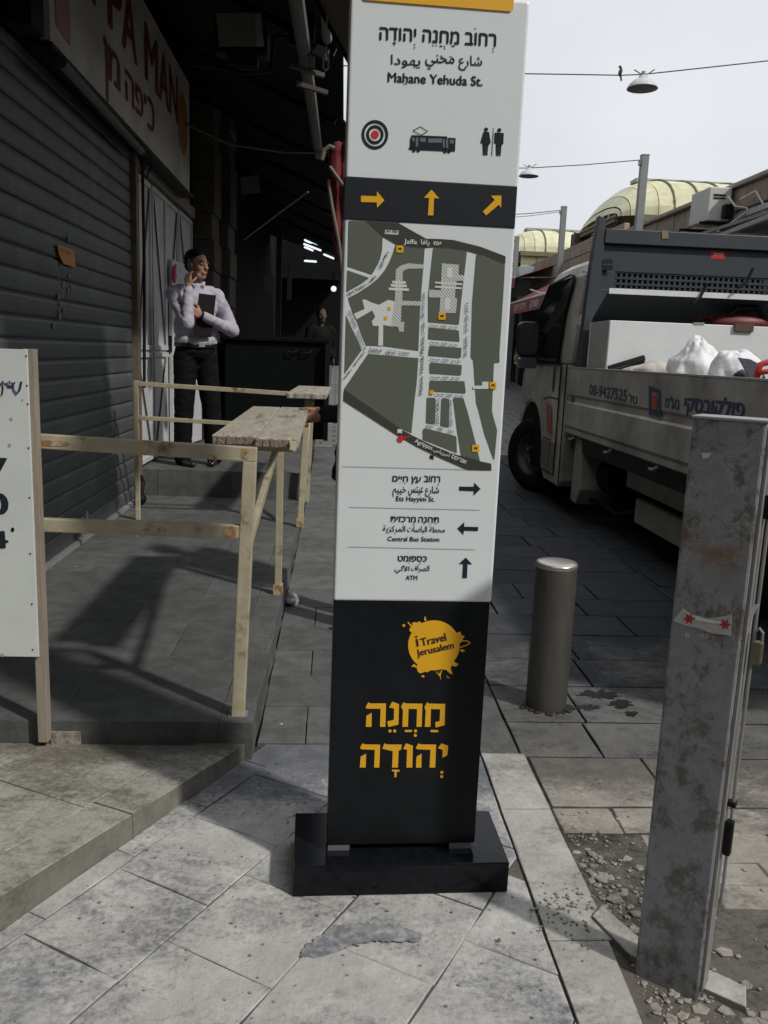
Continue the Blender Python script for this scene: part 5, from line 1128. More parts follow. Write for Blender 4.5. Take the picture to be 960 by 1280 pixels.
# headboard: frame of solid sheet with a real wire mesh window
HY = 6.97
def hpnl(pxs, nm='headboard_panel', y=HY, th=.05, m_=M_TRUCKD): return part(nm, MB().prism([at(x, yy, Y=y) for x, yy in pxs], (0, th, 0)), m_, tk, bevel=.004)
xr_ = TX+2.05
def H_(z0, z1, x0, x1, nm='headboard_panel', y=HY, th=.045): return part(nm, MB().box(x0, x1, y, y+th, z0, z1), M_TRUCKD, tk, bevel=.004)
zT = at(760, 290, Y=HY).z; zm1 = at(800, 341, Y=HY).z; zm0 = at(800, 363, Y=HY).z
H_(zm1+.0, zT-.09, TX+.155, xr_-.15); H_(.86, zm0, TX+.155, xr_-.15)
H_(zT-.09, zT+.02, TX+.155, xr_, nm='top_beam', y=HY-.04, th=.09)
part('corner_post', MB().prism([(TX-.003, HY-.03, .86), (TX+.15, HY-.03, .86), (TX+.155, HY-.03, zT+.02), (TX+.135, HY-.03, zT+.11), (TX+.095, HY-.03, zT+.12), (TX+.06, HY-.03, 2.1)], (0, .09, 0)), M_TRUCKD, tk, bevel=.006)
part('corner_post', MB().box(xr_-.15, xr_, HY-.03, HY+.06, .86, zT+.05), M_TRUCKD, tk, bevel=.006)
part('catch_recess', MB().prism([at(x, y, Y=HY-.032) for x, y in ((753, 324), (766, 324), (766, 337), (753, 337))], (0, .003, 0)), M_MIRROR, tk); part('catch_bar', MB().prism([at(x, y, Y=HY-.036) for x, y in ((754, 330), (765, 330), (765, 332), (754, 332))], (0, .003, 0)), M_TRUCKD, tk)
mx0 = at(770, 350, Y=HY).x; mb = MB(); stp = (xr_-.15-mx0)/36
for k in range(37): mb.box(mx0+k*stp-.010, mx0+k*stp+.010, HY+.0098, HY+.0125, zm0, zm1)
for k in range(4): z = zm0+(zm1-zm0)*k/3; mb.box(mx0, xr_-.15, HY+.006, HY+.0095, z-.009, z+.009)
o = part('wire_mesh', mb, M_TRUCKD, tk, kind='stuff'); H_(zm0, zm1, TX+.155, mx0-.01)
part('warning_sticker', MB().prism([at(x, y, Y=HY-.002) for x, y in ((889, 313.5), (906.5, 314), (906, 324), (889, 323.5))], (0, .001, 0)), M_RED, tk)
Fh = Face(at(889, 323, Y=HY-.0035), (1, 0, 0), (0, 0, 1), (0, -1, 0)); mb = MB(); Fh.text(mb, HEB('זהירות'), (892, 320), (903.5, 320.3), 3.6, 0, .03); part('sticker_text', mb, mat('pink_white', (.7, .5, .5), .5), tk)
part('tape_piece', MB().prism([at(x, y, Y=HY-.045) for x, y in ((827, 288), (835, 288), (836, 298), (828, 299))], (0, .003, 0)), mat('brown_tape', (.22, .18, .13), .7), tk)
# long white chest across the bed, lid propped open
chx = TX+.075; chz = at(800, 402, Y=6.4).z
ct = thing('storage_chest', 'long white metal chest with its lid propped open on the truck bed', 'chest', (3, 6.6, .84))
part('front_panel', MB().box(chx, TX+1.95, 6.38, 6.41, .84, chz), M_CHEST, ct, bevel=.004); part('back_panel', MB().box(chx, TX+1.95, 6.86, 6.89, .84, chz), M_CHEST, ct)
part('side_panel', MB().box(chx, chx+.03, 6.411, 6.859, .84, chz), mat('chest_side_shaded', (.36, .34, .31), .6, var=.1), ct, bevel=.003); part('side_panel', MB().box(TX+1.92, TX+1.95, 6.411, 6.859, .84, chz), M_CHEST, ct)  # left panel's darker colour holds the shade on that side
part('bottom_panel', MB().box(chx+.03, TX+1.92, 6.411, 6.859, .845, .87), M_SHADE, ct)
lz = at(800, 366, Y=6.5).z
lid = part('lid', MB().prism([(chx+.01, 6.88, chz+.005), (chx+.01, 6.48, lz-.0), (chx+.01, 6.475, lz+.028), (chx+.01, 6.88, chz+.03)], (TX+1.95-chx, 0, 0)), M_TRUCKD, ct)
part('lid_edge', MB().box(chx, TX+1.96, 6.462, 6.474, lz-.018, lz+.022), M_CHEST, lid)
for x, y in ((875, 372), (933, 352)):
    c = at(x, y, Y=6.45); part('hasp', MB().bar(c+Vector((.04, 0, .10)), c+Vector((.0, 0, 0)), .03, .012).bar(c+Vector((0, -.01, 0)), c+Vector((-.07, -.02, -.05)), .04, .015), M_DARKMET, lid)
part('hasp_staple', MB().prism([at(x, y, Y=6.36) for x, y in ((919, 405), (943, 405), (942, 415), (918, 414))], (0, .018, 0)), mat('rusty_block', (.10, .06, .045), .8, var=.3, vscale=30), ct, bevel=.003)
part('chip_mark', MB().prism([at(x, y, Y=6.376) for x, y in ((866, 403), (881, 403), (880, 406), (868, 406))], (0, .003, 0)), mat('rust_chip', (.3, .26, .22), .8), ct)
rd = thing('power_tool', 'red and black power tool lying inside the open white chest', 'tool', tuple(at(925, 395, Y=6.6)))
rd_p = at(925, 402, Y=6.62)
part('case', MB().sphere(rd_p+Vector((0, 0, -.02)), (.26, .10, .085), 14), mat('dark_red_case', (.12, .012, .014), .5), rd, smooth=True); part('handle', MB().tube([rd_p+Vector((-.12, -.05, .03)), rd_p+Vector((-.05, -.06, .10)), rd_p+Vector((.1, -.06, .10)), rd_p+Vector((.17, -.05, .02))], .022, 8), M_DARKMET, rd)
part('cable', MB().tube([rd_p+Vector((-.35+.07*k, -.02, .0+.03*math.sin(k*1.8))) for k in range(8)], .012, 6), M_CLOTHRED, rd)
# cargo
def blob(name, c, r, m_, seed, amp=.18, lat=5, par=None, knot=None):
    mb = MB(); n = 56; rows_ = 36; vs = []; fs = []
    for i in range(rows_+1):
        t = math.pi*i/rows_
        for j in range(n):
            a = 2*math.pi*j/n; dv = Vector((math.sin(t)*math.cos(a), math.sin(t)*math.sin(a), math.cos(t)))
            k = 1+amp*mnoise.noise(dv*1.6+Vector((seed, 0, 0)))+amp*.35*math.sin(a*lat+seed+3*mnoise.noise(dv*2))*math.sin(t)**1.0*(.4+.6*(dv.z > 0))+(.10*(abs(math.sin(a*lat*.5+2.5*mnoise.noise(dv*1.7+Vector((seed, 2, 0)))))-.6)*max(0, .35+dv.z)+.04*mnoise.noise(dv*7+Vector((seed, 0, 3))) if amp < .19 else 0)
            p = Vector((dv.x*r[0]*k, dv.y*r[1]*k, dv.z*r[2]*k))
            if dv.z > .55 and knot: p.x *= .75; p.y *= .75; p.z *= 1.12
            vs.append(Vector(c)+p)
    for i in range(rows_):
        for j in range(n): fs.append((i*n+j, (i+1)*n+j, (i+1)*n+(j+1) % n, i*n+(j+1) % n))
    return part(name, mb.add(vs, fs), m_, par, smooth=True)
c = at(868, 466, Y=5.6)
b_g = blob('plastic_sack', (c.x+.02, 5.6, c.z-.02), (.20, .17, .215), M_BAG, 1.3, .15, 7, knot=1); tag(b_g, 'bulging white plastic sack with a knotted top on the truck bed', 'sack', 'white sacks on the truck bed')
kt = at(873, 436, Y=5.58); part('knot', MB().tube([kt+Vector((-.005, 0, -.05)), kt+Vector((0, -.01, 0)), kt+Vector((.008, -.01, .035))], [.035, .012, .018], 7), M_BAG, b_g, smooth=True)
c = at(916, 472, Y=5.1); b_g = blob('plastic_sack', (c.x+.01, 5.1, c.z-.01), (.155, .14, .175), M_BAG, 5.1, .14, 6); tag(b_g, 'second white plastic sack, slumped against the dark bag nearer the right edge', 'sack', 'white sacks on the truck bed')
c = at(936, 476, Y=4.75); b_g = blob('plastic_bag', (c.x, 4.75, c.z-.03), (.10, .09, .09), M_BAGD, 9.1, .3, 4); tag(b_g, 'crumpled dark grey plastic bag beside the white sacks', 'bag')
part('bag_flap', MB().prism([at(x, y, Y=4.65) for x, y in ((923, 447), (938, 449), (954, 458), (946, 474), (941, 482), (936, 470))], (0, .01, 0)), mat('slate_film', (.10, .11, .14), .3), b_g)
rc = thing('red_frame', 'red plastic frame poking out of the truck bed at the right edge', 'crate', tuple(at(955, 480, Y=4.4)))
part('frame', MB().tube([at(x, y, Y=4.45) for x, y in ((945, 492), (946, 470), (950, 456), (962, 452), (975, 455))], .018, 8).tube([at(x, y, Y=4.43) for x, y in ((948, 466), (962, 464), (975, 466))], .014, 8), mat('red_plastic', (.45, .03, .03), .35), rc, smooth=True)
cr = thing('plastic_crate', 'black plastic crate tilted on the truck bed below the white chest', 'crate', tuple(at(780, 460, Y=6.2)))
mb = MB(); mb.bar(at(760, 461, Y=6.34), at(806, 447, Y=6.30), .035, .045); part('rim', mb, M_MIRROR, cr, bevel=.006)
part('side', MB().prism([at(x, y, Y=6.30) for x, y in ((764, 462), (806, 449), (807, 458), (797, 460), (790, 480), (770, 480))], (0, .03, 0)), M_MIRROR, cr, bevel=.004)
c = at(816, 472, Y=6.05); b_g = blob('dust_sheet', (c.x+.04, 6.10, c.z-.015), (.24, .16, .13), mat('beige_sheet', (.42, .40, .36), .85, var=.15, vscale=6, bump=.02, bscale=8), 3.3, .2, 6); tag(b_g, 'crumpled beige dust sheet heaped between the black crate and the white sack', 'sheet')

# ------------------------------------------------------------------ right side of the street
FX = 4.25
rbld = thing('market_building', 'low reddish cut stone market building behind the truck', 'building', (FX, 9, 0))
part('wall', MB().box(FX+.06, FX+5, 7.6, 13.1, -.05, 3.0), M_STONED, rbld)
z = 2.0
for j in range(5):
    hz = .245; y = 7.6
    while y < 13.0:
        ln = random.uniform(.38, .62); yb = min(y+ln, 13.1)
        part('stone', MB().box(FX-.0+random.uniform(-.008, .008), FX+.07, y+.004, yb-.004, z+.004, z+hz-.004), M_STONE, rbld, bevel=.012); y = yb
    z += hz
part('coping', MB().box(FX-.05, FX+.5, 7.6, 13.1, z, z+.05), mat('coping_stone', (.30, .27, .23), .9, var=.25, vscale=8), rbld, bevel=.01)
part('roof', MB().box(FX+.06, FX+5, 7.6, 13.1, 3.0, z-.02), M_STONED, rbld)
bb = thing('unseen_building', 'unseen stone building closing the street behind the camera, added to darken light from there', 'building', (0, -12, 0))
part('wall', MB().box(-14, 14, -16, -10, -.05, 8.5), M_STONED, bb); part('side_wing', MB().box(7.5, 14, -10, 6.5, -.05, 5.0), M_STONED, bb); part('side_wing', MB().box(-8, -3.25, -10, 14, -.05, 5.6), M_STONED, bb)  # unseen masses added to darken ambient light and reflections
for k in range(7): part('shop_opening', MB().box(-9+k*2.7, -7+k*2.7, -9.98, -9.95, 0, 2.6), M_SHADE, bb)
part('ledge', MB().box(FX-.42, FX+.0, 7.7, 11.6, 2.70, 2.73), mat('grey_ledge', (.17, .17, .17), .6, var=.2), rbld)
for k in range(4): part('ledge_strut', MB().bar((FX-.40, 7.9+k, 2.70), (FX, 6.2+k, 2.40), .03, .03), M_STEELG, rbld)
ac = thing('air_conditioner', 'white air conditioner outdoor unit mounted on the stone parapet', 'air conditioner', (FX-.2, 9.6, 2.9))
part('case', MB().box(FX-.30, FX-.05, 9.32, 9.80, 2.88, 3.23), mat('ac_white', (.48, .48, .46), .5, var=.08), ac, bevel=.012)
part('vent', MB().box(FX-.25, FX-.12, 9.312, 9.319, 3.14, 3.155).box(FX-.25, FX-.12, 9.312, 9.319, 3.11, 3.122), M_DARKMET, ac)
part('valve_cover', MB().box(FX-.16, FX-.06, 9.20, 9.295, 2.90, 3.04), M_DARKMET, ac, bevel=.01); part('pipe', MB().tube([(FX-.14, 9.22, 3.12), (FX-.1, 9.1, 3.0), (FX-.02, 9.0, 2.97), (FX-.0, 8.9, 2.80)], .012, 6), mat('pale_pipe', (.5, .48, .44), .6), ac)
part('pipe', MB().tube([(FX-.1, 9.0, 3.05), (FX-.04, 8.8, 3.10), (FX-.02, 8.65, 2.95), (FX-.02, 8.6, 2.78)], .012, 6), mat('pale_pipe', (.5, .48, .44), .6), ac)
for y_ in (9.36, 9.9): part('bracket', MB().bar((FX-.36, y_, 2.86), (FX, y_, 2.86), .03, .03), M_DARKMET, ac)
fm = thing('wall_rack', 'bare grey steel rack of bars hanging on the stone wall at the right edge', 'rack', (FX-.3, 8, 2.6))
part('bar', MB().bar((FX-.02, 9.3, 2.9), (FX-.45, 7.0, 2.78), .04, .05), M_STEELG, fm); part('bar', MB().bar((FX-.42, 9.0, 2.62), (FX-.45, 7.6, 2.66), .04, .04), M_STEELG, fm)
for y in (7.2, 8.0, 8.8): part('bar', MB().bar((FX-.02, y, 2.95), (FX-.44, y-.1, 2.66), .025, .025), M_STEELG, fm)

# vaulted fibreglass canopies
def vault(label, x0, xr, y0, y1, zE, zR, ribs):
    t = thing('vaulted_canopy', label, 'canopy', ((x0+xr)/2, (y0+y1)/2, zE), 'yellow vaulted canopies over the market lanes')
    yc = (y0+y1)/2; hw = (y1-y0)/2; zh = zR-zE; hx = .85
    def prof_(x, s):     # s in 0..1 round the arch
        k = 1 if x >= x0+hx else math.sin(math.acos(max(0, min(1, (x0+hx-x)/hx))))
        a = math.pi*s; return Vector((x, yc-hw*math.cos(a)*(k*.25+.75 if k < 1 else 1), zE+zh*(math.sin(a)**.8)*k))
    nb = ribs; xs = [x0+hx*(1-math.cos(math.pi/2*i/5)) for i in range(6)]+[x0+hx+(xr-x0-hx)*i/nb for i in range(1, nb+1)]
    for i in range(len(xs)-1):
        mb = MB(); n = 22; vs = [prof_(xs[i]+(.012 if k == 0 else 0), s/n) if k == 0 else prof_(xs[i+1], s/n) for k in (0, 1) for s in range(n+1)]
        o = part('panel', mb.add(vs, [(s, s+1, n+2+s, n+1+s) for s in range(n)]), M_FIB, t, smooth=False); q = o.modifiers.new('s', 'SOLIDIFY'); q.thickness = .012
    for i, x in enumerate(xs):
        if i in (1, 2, 3, 4): continue
        part('rib', MB().tube([prof_(x, s/14)+Vector((0, 0, .012)) for s in range(15)], .020 if i else .03, 6), mat('rib_brown', (.13, .12, .08), .6), t)
    part('ridge_cap', MB().box(x0+hx-.25, xr, yc-.16, yc+.16, zR+.0, zR+.07), mat('ridge_grey', (.33, .33, .30), .8, var=.3, vscale=8), t, bevel=.01)
    part('eave_beam', MB().box(x0+.25, xr, y0-.02, y0+.05, zE-.10, zE), mat('eave_brown', (.16, .13, .08), .7, var=.3), t)
    part('eave_beam', MB().box(x0+.25, xr, y1-.05, y1+.02, zE-.10, zE), mat('eave_brown', (.16, .13, .08), .7, var=.3), t)
    part('end_beam', MB().bar((x0+.02, y0+.4, zE-.03), (x0+.02, y1-.4, zE-.03), .06, .08), mat('eave_brown', (.16, .13, .08), .7, var=.3), t)
    # hanging fascia panels under the front eave
    for k in range(int((xr-x0-.3)/.38)): part('fascia_panel', MB().box(x0+.3+k*.38, x0+.3+k*.38+.36, y0+.12, y0+.14, zE-.34, zE-.11), M_FIB, t)
vault('nearer and larger yellow fibreglass vaulted canopy with brown ribs, above the truck headboard', 4.58, 9.9, 14.1, 17.0, 3.72, 4.48, 11)
vault('farther yellow fibreglass vaulted canopy, between the sign and the near one', 4.05, 8.6, 20.6, 23.2, 3.86, 4.50, 9)

rb2 = thing('market_building', 'farther row of low stone shops with awnings along the right of the street', 'building', (4.6, 20, gz(20)))
part('wall', MB().box(4.4, 9.5, 13.15, 40, 0, 3.35), M_STONED, rb2)
for j in range(3):
    y = 13.2
    while y < 20: part('stone', MB().box(4.32, 4.41, y+.005, y+.74, 2.72+j*.24+.004, 2.72+(j+1)*.24-.004), M_STONE, rb2, bevel=.012); y += .75
for k in range(6): part('shop_opening', MB().box(4.375, 4.39, 13.6+k*2.4, 15.5+k*2.4, .5, 2.55), M_SHADE, rb2)  # flat near-black sheets stand in for the shaded shop interiors
part('chimney', MB().box(4.5, 4.8, 16.6, 16.9, 3.35, 3.75), M_STONED, rb2)
def awning(label, y0, y1, xw, xo, zw, zo, m_, val=.2, txt=None):
    t = thing('shop_awning', label, 'awning', (xo, (y0+y1)/2, zo), 'awnings along the right side')
    mb = MB(); n = 8; vs = []
    for i in range(n+1):
        y = y0+(y1-y0)*i/n; vs += [(xw, y, zw), (xo, y, zo-.02*(i % 2))]
    o = part('cloth', mb.add(vs, [(2*i, 2*i+1, 2*i+3, 2*i+2) for i in range(n)]), m_, t); q = o.modifiers.new('s', 'SOLIDIFY'); q.thickness = .01
    part('valance', MB().box(xo-.01, xo, y0, y1, zo-val, zo-.012), m_, t); part('front_bar', MB().tube([(xo, y0, zo), (xo, y1, zo)], .02, 6), mat('pale_pipe', (.5, .48, .44), .6), t)
    for y in (y0+.1, y1-.1): part('arm', MB().bar((xw, y, zo+.05), (xo, y, zo), .02, .02), M_STEELG, t)
    if txt:
        Fa = Face((xo-.0125, y0, zo-val), (0, -1, 0), (0, 0, 1), (-1, 0, 0))
        for s_, a, b in txt: mb = MB(); Fa.text(mb, s_, (-(a), val*.25), (-(b), val*.25), val*.5, 0, .02, px=False); part('lettering', mb, mat('awning_letters', (.60, .48, .46), .7), t)
awning('long faded red awning with pale lettering behind the truck cab', 13.2, 16.9, 4.4, 3.4, 2.95, 2.40, M_AWNRED, .22, [(HEB('פירות ירקות'), 3.3, 2.3), (HEB('שוק'), 1.9, 1.3), (HEB('מחנה'), .9, .3)])
awning('small pinkish red awning above and beyond the lettered one', 17.4, 20.6, 4.4, 3.55, 3.25, 2.95, M_AWNRED, .2)
awning('grey shop awning nearest behind the truck cab', 11.4, 13.1, 4.2, 3.4, 2.75, 2.42, mat('grey_awning', (.17, .17, .17), .8), .25)
for k, (y0_, y1_) in enumerate(((21, 24), (24.5, 28))): awning(('dark olive awning far down the right side of the street', 'farthest dark awning at the end of the right row')[k], y0_, y1_, 4.4, 3.3, 3.3, 2.95, mat('olive_awning', (.10, .10, .06), .8), .2)
ta = MB(); P_ = [at(640, 372, Y=19.2), at(640, 350, Y=19.4), at(650, 334, Y=19.6), at(668, 334, Y=18.6), at(666, 352, Y=18.2), at(660, 368, Y=18.4)]
o = part('tarpaulin', ta.add([*P_, sum(P_, Vector())/6+Vector((-.1, -.2, .06))], [(i, (i+1) % 6, 6) for i in range(6)]), M_TARPG); s = o.modifiers.new('s', 'SOLIDIFY'); s.thickness = .03
tag(o, 'grey tarpaulin slung above the red awnings between sign and truck', 'tarpaulin')
an = thing('roof_aerials', 'thin crossed white poles leaning over the awnings behind the truck cab', 'pole', (3.9, 14.5, 3))
for a, b in (((665, 378), (698, 362)), ((663, 362), (690, 371)), ((664, 372), (680, 366))): part('pole', MB().tube([at(*a, Y=15.5), at(*b, Y=14.5)], .014, 6), mat('pale_pipe', (.5, .48, .44), .6), an)
part('pale_box', MB().prism([at(684, 372, Y=14), at(701, 362, Y=14), at(701, 384, Y=14), at(684, 388, Y=14)], (.0, .4, 0)), mat('pale_box', (.40, .36, .28), .8), an)
# distant houses closing the street
fh = thing('distant_house', 'pale stone house far down the street left of the yellow canopies', 'house', (6, 60, 1))
part('wall', MB().box(1.0, 16, 58, 62, .9, 8.4), mat('far_stone', (.50, .44, .36), .9, var=.1, vscale=1), fh); part('roof', MB().box(.8, 16.2, 57.8, 62.2, 8.4, 8.7), mat('far_roof', (.4, .3, .25), .9), fh)
for x in (8.5, 10.2, 11.9):
    for z in (4.4, 6.6): part('window', MB().box(x, x+.7, 57.95, 57.99, z, z+1.2), M_GLASSD, fh)
fh = thing('distant_stall', 'dark jumble of stalls closing the far end of the street', 'stall', (2, 30, 1))
part('stall_front', MB().box(-3, 4.4, 29, 30, 1.0, 2.9), M_SHADE, fh); part('roof', MB().bar((-3, 28.8, 3.0), (4.4, 28.8, 3.3), .8, .05), M_TARPG, fh)
part('crates', MB().box(3.2, 4.2, 25, 25.8, .9, 1.7), mat('stall_brown', (.10, .075, .05), .8, var=.4), fh)
# poles, cables, lamps, bird
YS = [7.40, 11.33, 15.26, 19.15, 23.0]; PXX = 3.9; PT = 3.97
pn = ['tall grey steel cable pole standing behind the headboard, nearest of the row', '', '']
plb = {11.33: 'grey steel pole in front of the nearer yellow canopy', 15.26: 'grey steel pole in front of the farther yellow canopy', 19.15: 'thin grey pole rising beside the right edge of the sign', 23.0: 'farthest grey pole, mostly hidden beyond the others'}
for y in YS[1:]:
    t = thing('cable_pole', plb[y], 'pole', (PXX, y, gz(y)), 'grey poles along the right side')
    part('shaft', MB().box(PXX-.045, PXX+.045, y-.045, y+.045, gz(y), PT), mat('dull_zinc', (.22, .23, .235), .5, .4, var=.15), t); part('top_clamp', MB().box(PXX-.07, PXX-.046, y-.03, y+.03, PT-.12, PT-.06), M_STEELG, t); part('pole_cap', MB().box(PXX-.05, PXX+.05, y-.05, y+.05, PT, PT+.012), M_STEELG, t)
def lamp(y, px, py, label, sc=1.0):
    c = at(px, py, Y=y); t = thing('street_lamp', label, 'lamp', tuple(c), 'shallow lamps hung on cables across the street')
    part('shade', MB().lathe([(.02, .085), (.035, .08), (.04, .055), (.075, .045), (.105, .02), (.125, -.012), (.127, -.020), (.121, -.020), (.10, .012), (.03, .04)], c, n=28), M_LAMPW, t, smooth=True)
    part('glass', MB().lathe([(.0001, -.021), (.118, -.019), (.118, -.016), (.0001, -.016)], c, n=24), M_LAMPD, t, smooth=True)
    part('hanger', MB().tube([c+Vector((-.08, 0, .125)), c+Vector((-.03, 0, .10)), c+Vector((0, 0, .085)), c+Vector((.04, 0, .10)), c+Vector((.09, 0, .135))], .006, 6).tube([c+Vector((0, 0, .08)), c+Vector((0, 0, .115))], .018, 8), M_STEELG, t)
    return c
CAB = mat('black_cable', (.05, .05, .055), .6)
c1 = lamp(7.40, 803, 108, 'shallow grey lamp shade on the nearest cable, beside a perched bird')
c2 = lamp(11.33, 661, 218.5, 'small grey lamp shade on the second cable right of the sign')
def wire(pts, label, r=.006): tag(part('overhead_cable', MB().tube(pts, r, 5), CAB), label, 'cable', 'cables across the street')
wire([at(1010, 69, Y=7.4), at(960, 76, Y=7.4), at(850, 88, Y=7.4), at(803, 93, Y=7.4), at(775, 94, Y=7.4), at(720, 93, Y=7.4), at(650, 92, Y=7.4), at(540, 88, Y=7.4), at(428, 82, Y=7.4), at(300, 78, Y=7.4)], 'nearest thin cable over the street, carrying a lamp and the bird', .005)
wire([at(800, 200, Y=11.33), at(730, 206, Y=11.33), at(661, 210, Y=11.33), at(640, 210, Y=11.33), at(520, 206, Y=11.33)], 'second cable, running from the pole by the nearer yellow canopy', .006)
wire([at(700, 263, Y=15.26), at(660, 267, Y=15.26), at(600, 270, Y=15.26), at(500, 270, Y=15.26)], 'third cable, running from the pole by the farther canopy', .007)
wire([at(700, 265, Y=15.2), at(660, 270, Y=15.2), at(600, 275, Y=15.2), at(500, 280, Y=15.2)], 'lower strand just under the third cable', .005)
bc = at(775.5, 90, Y=7.4); bd = thing('bird', 'small dark bird perched upright on the cable left of the lamp', 'bird', tuple(bc))
part('body', MB().sphere(bc, (.016, .02, .034), 12, Matrix.Rotation(R_(12), 3, 'Y')).sphere(bc+Vector((-.008, -.008, .036)), (.012, .014, .012), 10), mat('bird_brown', (.09, .06, .055), .8), bd, smooth=True)
part('tail', MB().prism([bc+Vector(v) for v in ((-.004, 0, -.02), (.012, 0, -.02), (.020, .0, -.066), (.010, 0, -.068))], (0, .008, 0)), mat('bird_dark', (.035, .03, .03), .8), bd)
part('beak', MB().tube([bc+Vector((-.018, -.015, .036)), bc+Vector((-.028, -.024, .034))], [.004, .001], 6), mat('bird_dark', (.035, .03, .03), .8), bd)

# ------------------------------------------------------------------ people
def organic(name, prims, voxel, m_, parent=None, smooth_it=3, fr=None, wrinkle=0):
    """body built from tapered limbs and masses, fused into one continuous skin"""
    mb = MB()
    for p in prims:
        if p[0] == 'l':
            _, a, b, ra_, rb_ = p; a = fr(a); b = fr(b); mb.sphere(a, ra_, 12); mb.sphere(b, rb_, 12); mb.tube([a, b], [ra_, rb_], 14)
        else:
            _, c, r, rot = p; mb.sphere(fr(c), r, 16, fr.rot @ Matrix.Rotation(R_(rot), 3, 'Z') if not isinstance(rot, Matrix) else fr.rot @ rot)
    me = mb.mesh(name); o = bpy.data.objects.new(name, me); COL.objects.link(o)
    r = o.modifiers.new('r', 'REMESH'); r.mode = 'VOXEL'; r.voxel_size = voxel; r.use_smooth_shade = True
    if smooth_it: s = o.modifiers.new('s', 'SMOOTH'); s.iterations = smooth_it; s.factor = .5
    dg = bpy.context.evaluated_depsgraph_get(); me2 = bpy.data.meshes.new_from_object(o.evaluated_get(dg)); bpy.data.objects.remove(o)
    if wrinkle:
        it = fr.rot.transposed(); nv = len(me2.vertices); co = [Vector(v.co) for v in me2.vertices]; nr = [Vector(v.normal) for v in me2.vertices]; out = []
        for p_, n_v in zip(co, nr):
            q = it @ (p_-fr.b); a = mnoise.noise(Vector((q.x*7, q.y*7, q.z*19+q.x*8))); b = mnoise.noise(Vector((q.x*16+3, q.y*16, q.z*30-q.x*22)))
            out += list(p_+n_v*(wrinkle*((1-abs(a)*3)*.9+b*.7)))
        me2.vertices.foreach_set('co', out); me2.update()
    me2.materials.clear(); return link(name, me2, m_, parent, True)
class Fr:
    def __init__(s, base, f): s.b = Vector(base); f = Vector((f[0], f[1], 0)).normalized(); s.f = f; s.r = Vector((f.y, -f.x, 0)); s.rot = Matrix((s.r, s.f, Vector((0, 0, 1)))).transposed()
    def __call__(s, p): return s.b+s.r*p[0]+s.f*p[1]+Vector((0, 0, p[2]))
def hand(base, tip, palm, side, curl=.3, sc=1.0):
    """palm + four unequal bent fingers + thumb; base->tip gives the direction, palm the palm normal"""
    base, tip, palm, side = map(Vector, (base, tip, palm, side)); d = (tip-base).normalized(); pr = []
    palm = (palm-d*palm.dot(d)).normalized(); side = d.cross(palm)*(1 if d.cross(palm).dot(side) > 0 else -1); L = .19*sc
    for k in (-1.0, -.33, .33, 1.0): pr.append(('l', base+side*k*.020*sc, base+d*L*.46+side*k*.028*sc, .014*sc, .0125*sc))
    for i, (k, ln) in enumerate(((1.0, .40), (.33, .46), (-.33, .43), (-1.0, .34))):
        p = base+d*L*.46+side*k*.028*sc; a = curl*.7; q = p+(d*math.cos(a)+palm*math.sin(a))*L*ln*.5; a = curl*1.9; r = q+(d*math.cos(a)+palm*math.sin(a))*L*ln*.32; a = curl*2.7; t = r+(d*math.cos(a)+palm*math.sin(a))*L*ln*.25
        pr += [('l', p, q, .0095*sc, .0088*sc), ('l', q, r, .0088*sc, .008*sc), ('l', r, t, .008*sc, .0068*sc)]
    p = base+d*L*.10+side*.030*sc; q = p+(d*.6+side*.7+palm*.35).normalized()*.045*sc; r = q+(d*.85+side*.15+palm*.5).normalized()*.034*sc
    return pr+[('l', p, q, .0125*sc, .011*sc), ('l', q, r, .0105*sc, .0085*sc)]
def head(c, yaw=0, tilt=0, R=.105):
    """egg shaped head facing local +y turned by yaw, with brow, nose, lips, chin and ears"""
    M = Matrix.Rotation(R_(yaw), 3, 'Z'); c = Vector(c); g = lambda x, y, z: c+M @ Vector((x, y, z)); pr = []
    pr += [('e', c+M @ Vector((0, -.008, .025)), (.076, .096, .098), yaw), ('e', g(0, .018, -.045), (.058, .070, .070), yaw), ('l', g(-.03, .045, -.085), g(.03, .045, -.085), .024, .024), ('l', g(0, .060, -.096), g(0, .062, -.090), .02, .02),
           ('l', g(0, .082, .012), g(0, .108, -.026), .010, .0135), ('l', g(-.012, .096, -.030), g(.012, .096, -.030), .009, .009), ('l', g(-.036, .080, .022), g(.036, .080, .022), .011, .011), ('l', g(-.020, .086, -.056), g(.020, .086, -.056), .008, .008), ('l', g(-.017, .084, -.068), g(.017, .084, -.068), .008, .008),
           ('e', g(-.080, -.006, -.008), (.010, .020, .032), yaw), ('e', g(.080, -.006, -.008), (.010, .020, .032), yaw), ('l', g(-.040, .060, -.025), g(-.045, .05, -.03), .022, .02), ('l', g(.040, .060, -.025), g(.045, .05, -.03), .022, .02)]
    return pr, g
def eyes(g, fr, par, names='eye'):
    for sx in (-1, 1):
        e = part('eye', MB().sphere(fr(g(sx*.031, .0775, .002)), .0125, 10), mat('eye_white', (.28, .25, .23), .35), par, smooth=True); part('pupil', MB().sphere(fr(g(sx*.031, .0875, .002)), .0052, 8), M_HAIR, e, smooth=True)
        part('eyebrow', MB().tube([fr(g(sx*.014, .0925, .024)), fr(g(sx*.032, .0905, .030)), fr(g(sx*.050, .080, .025))], .0045, 6), M_HAIR, par)

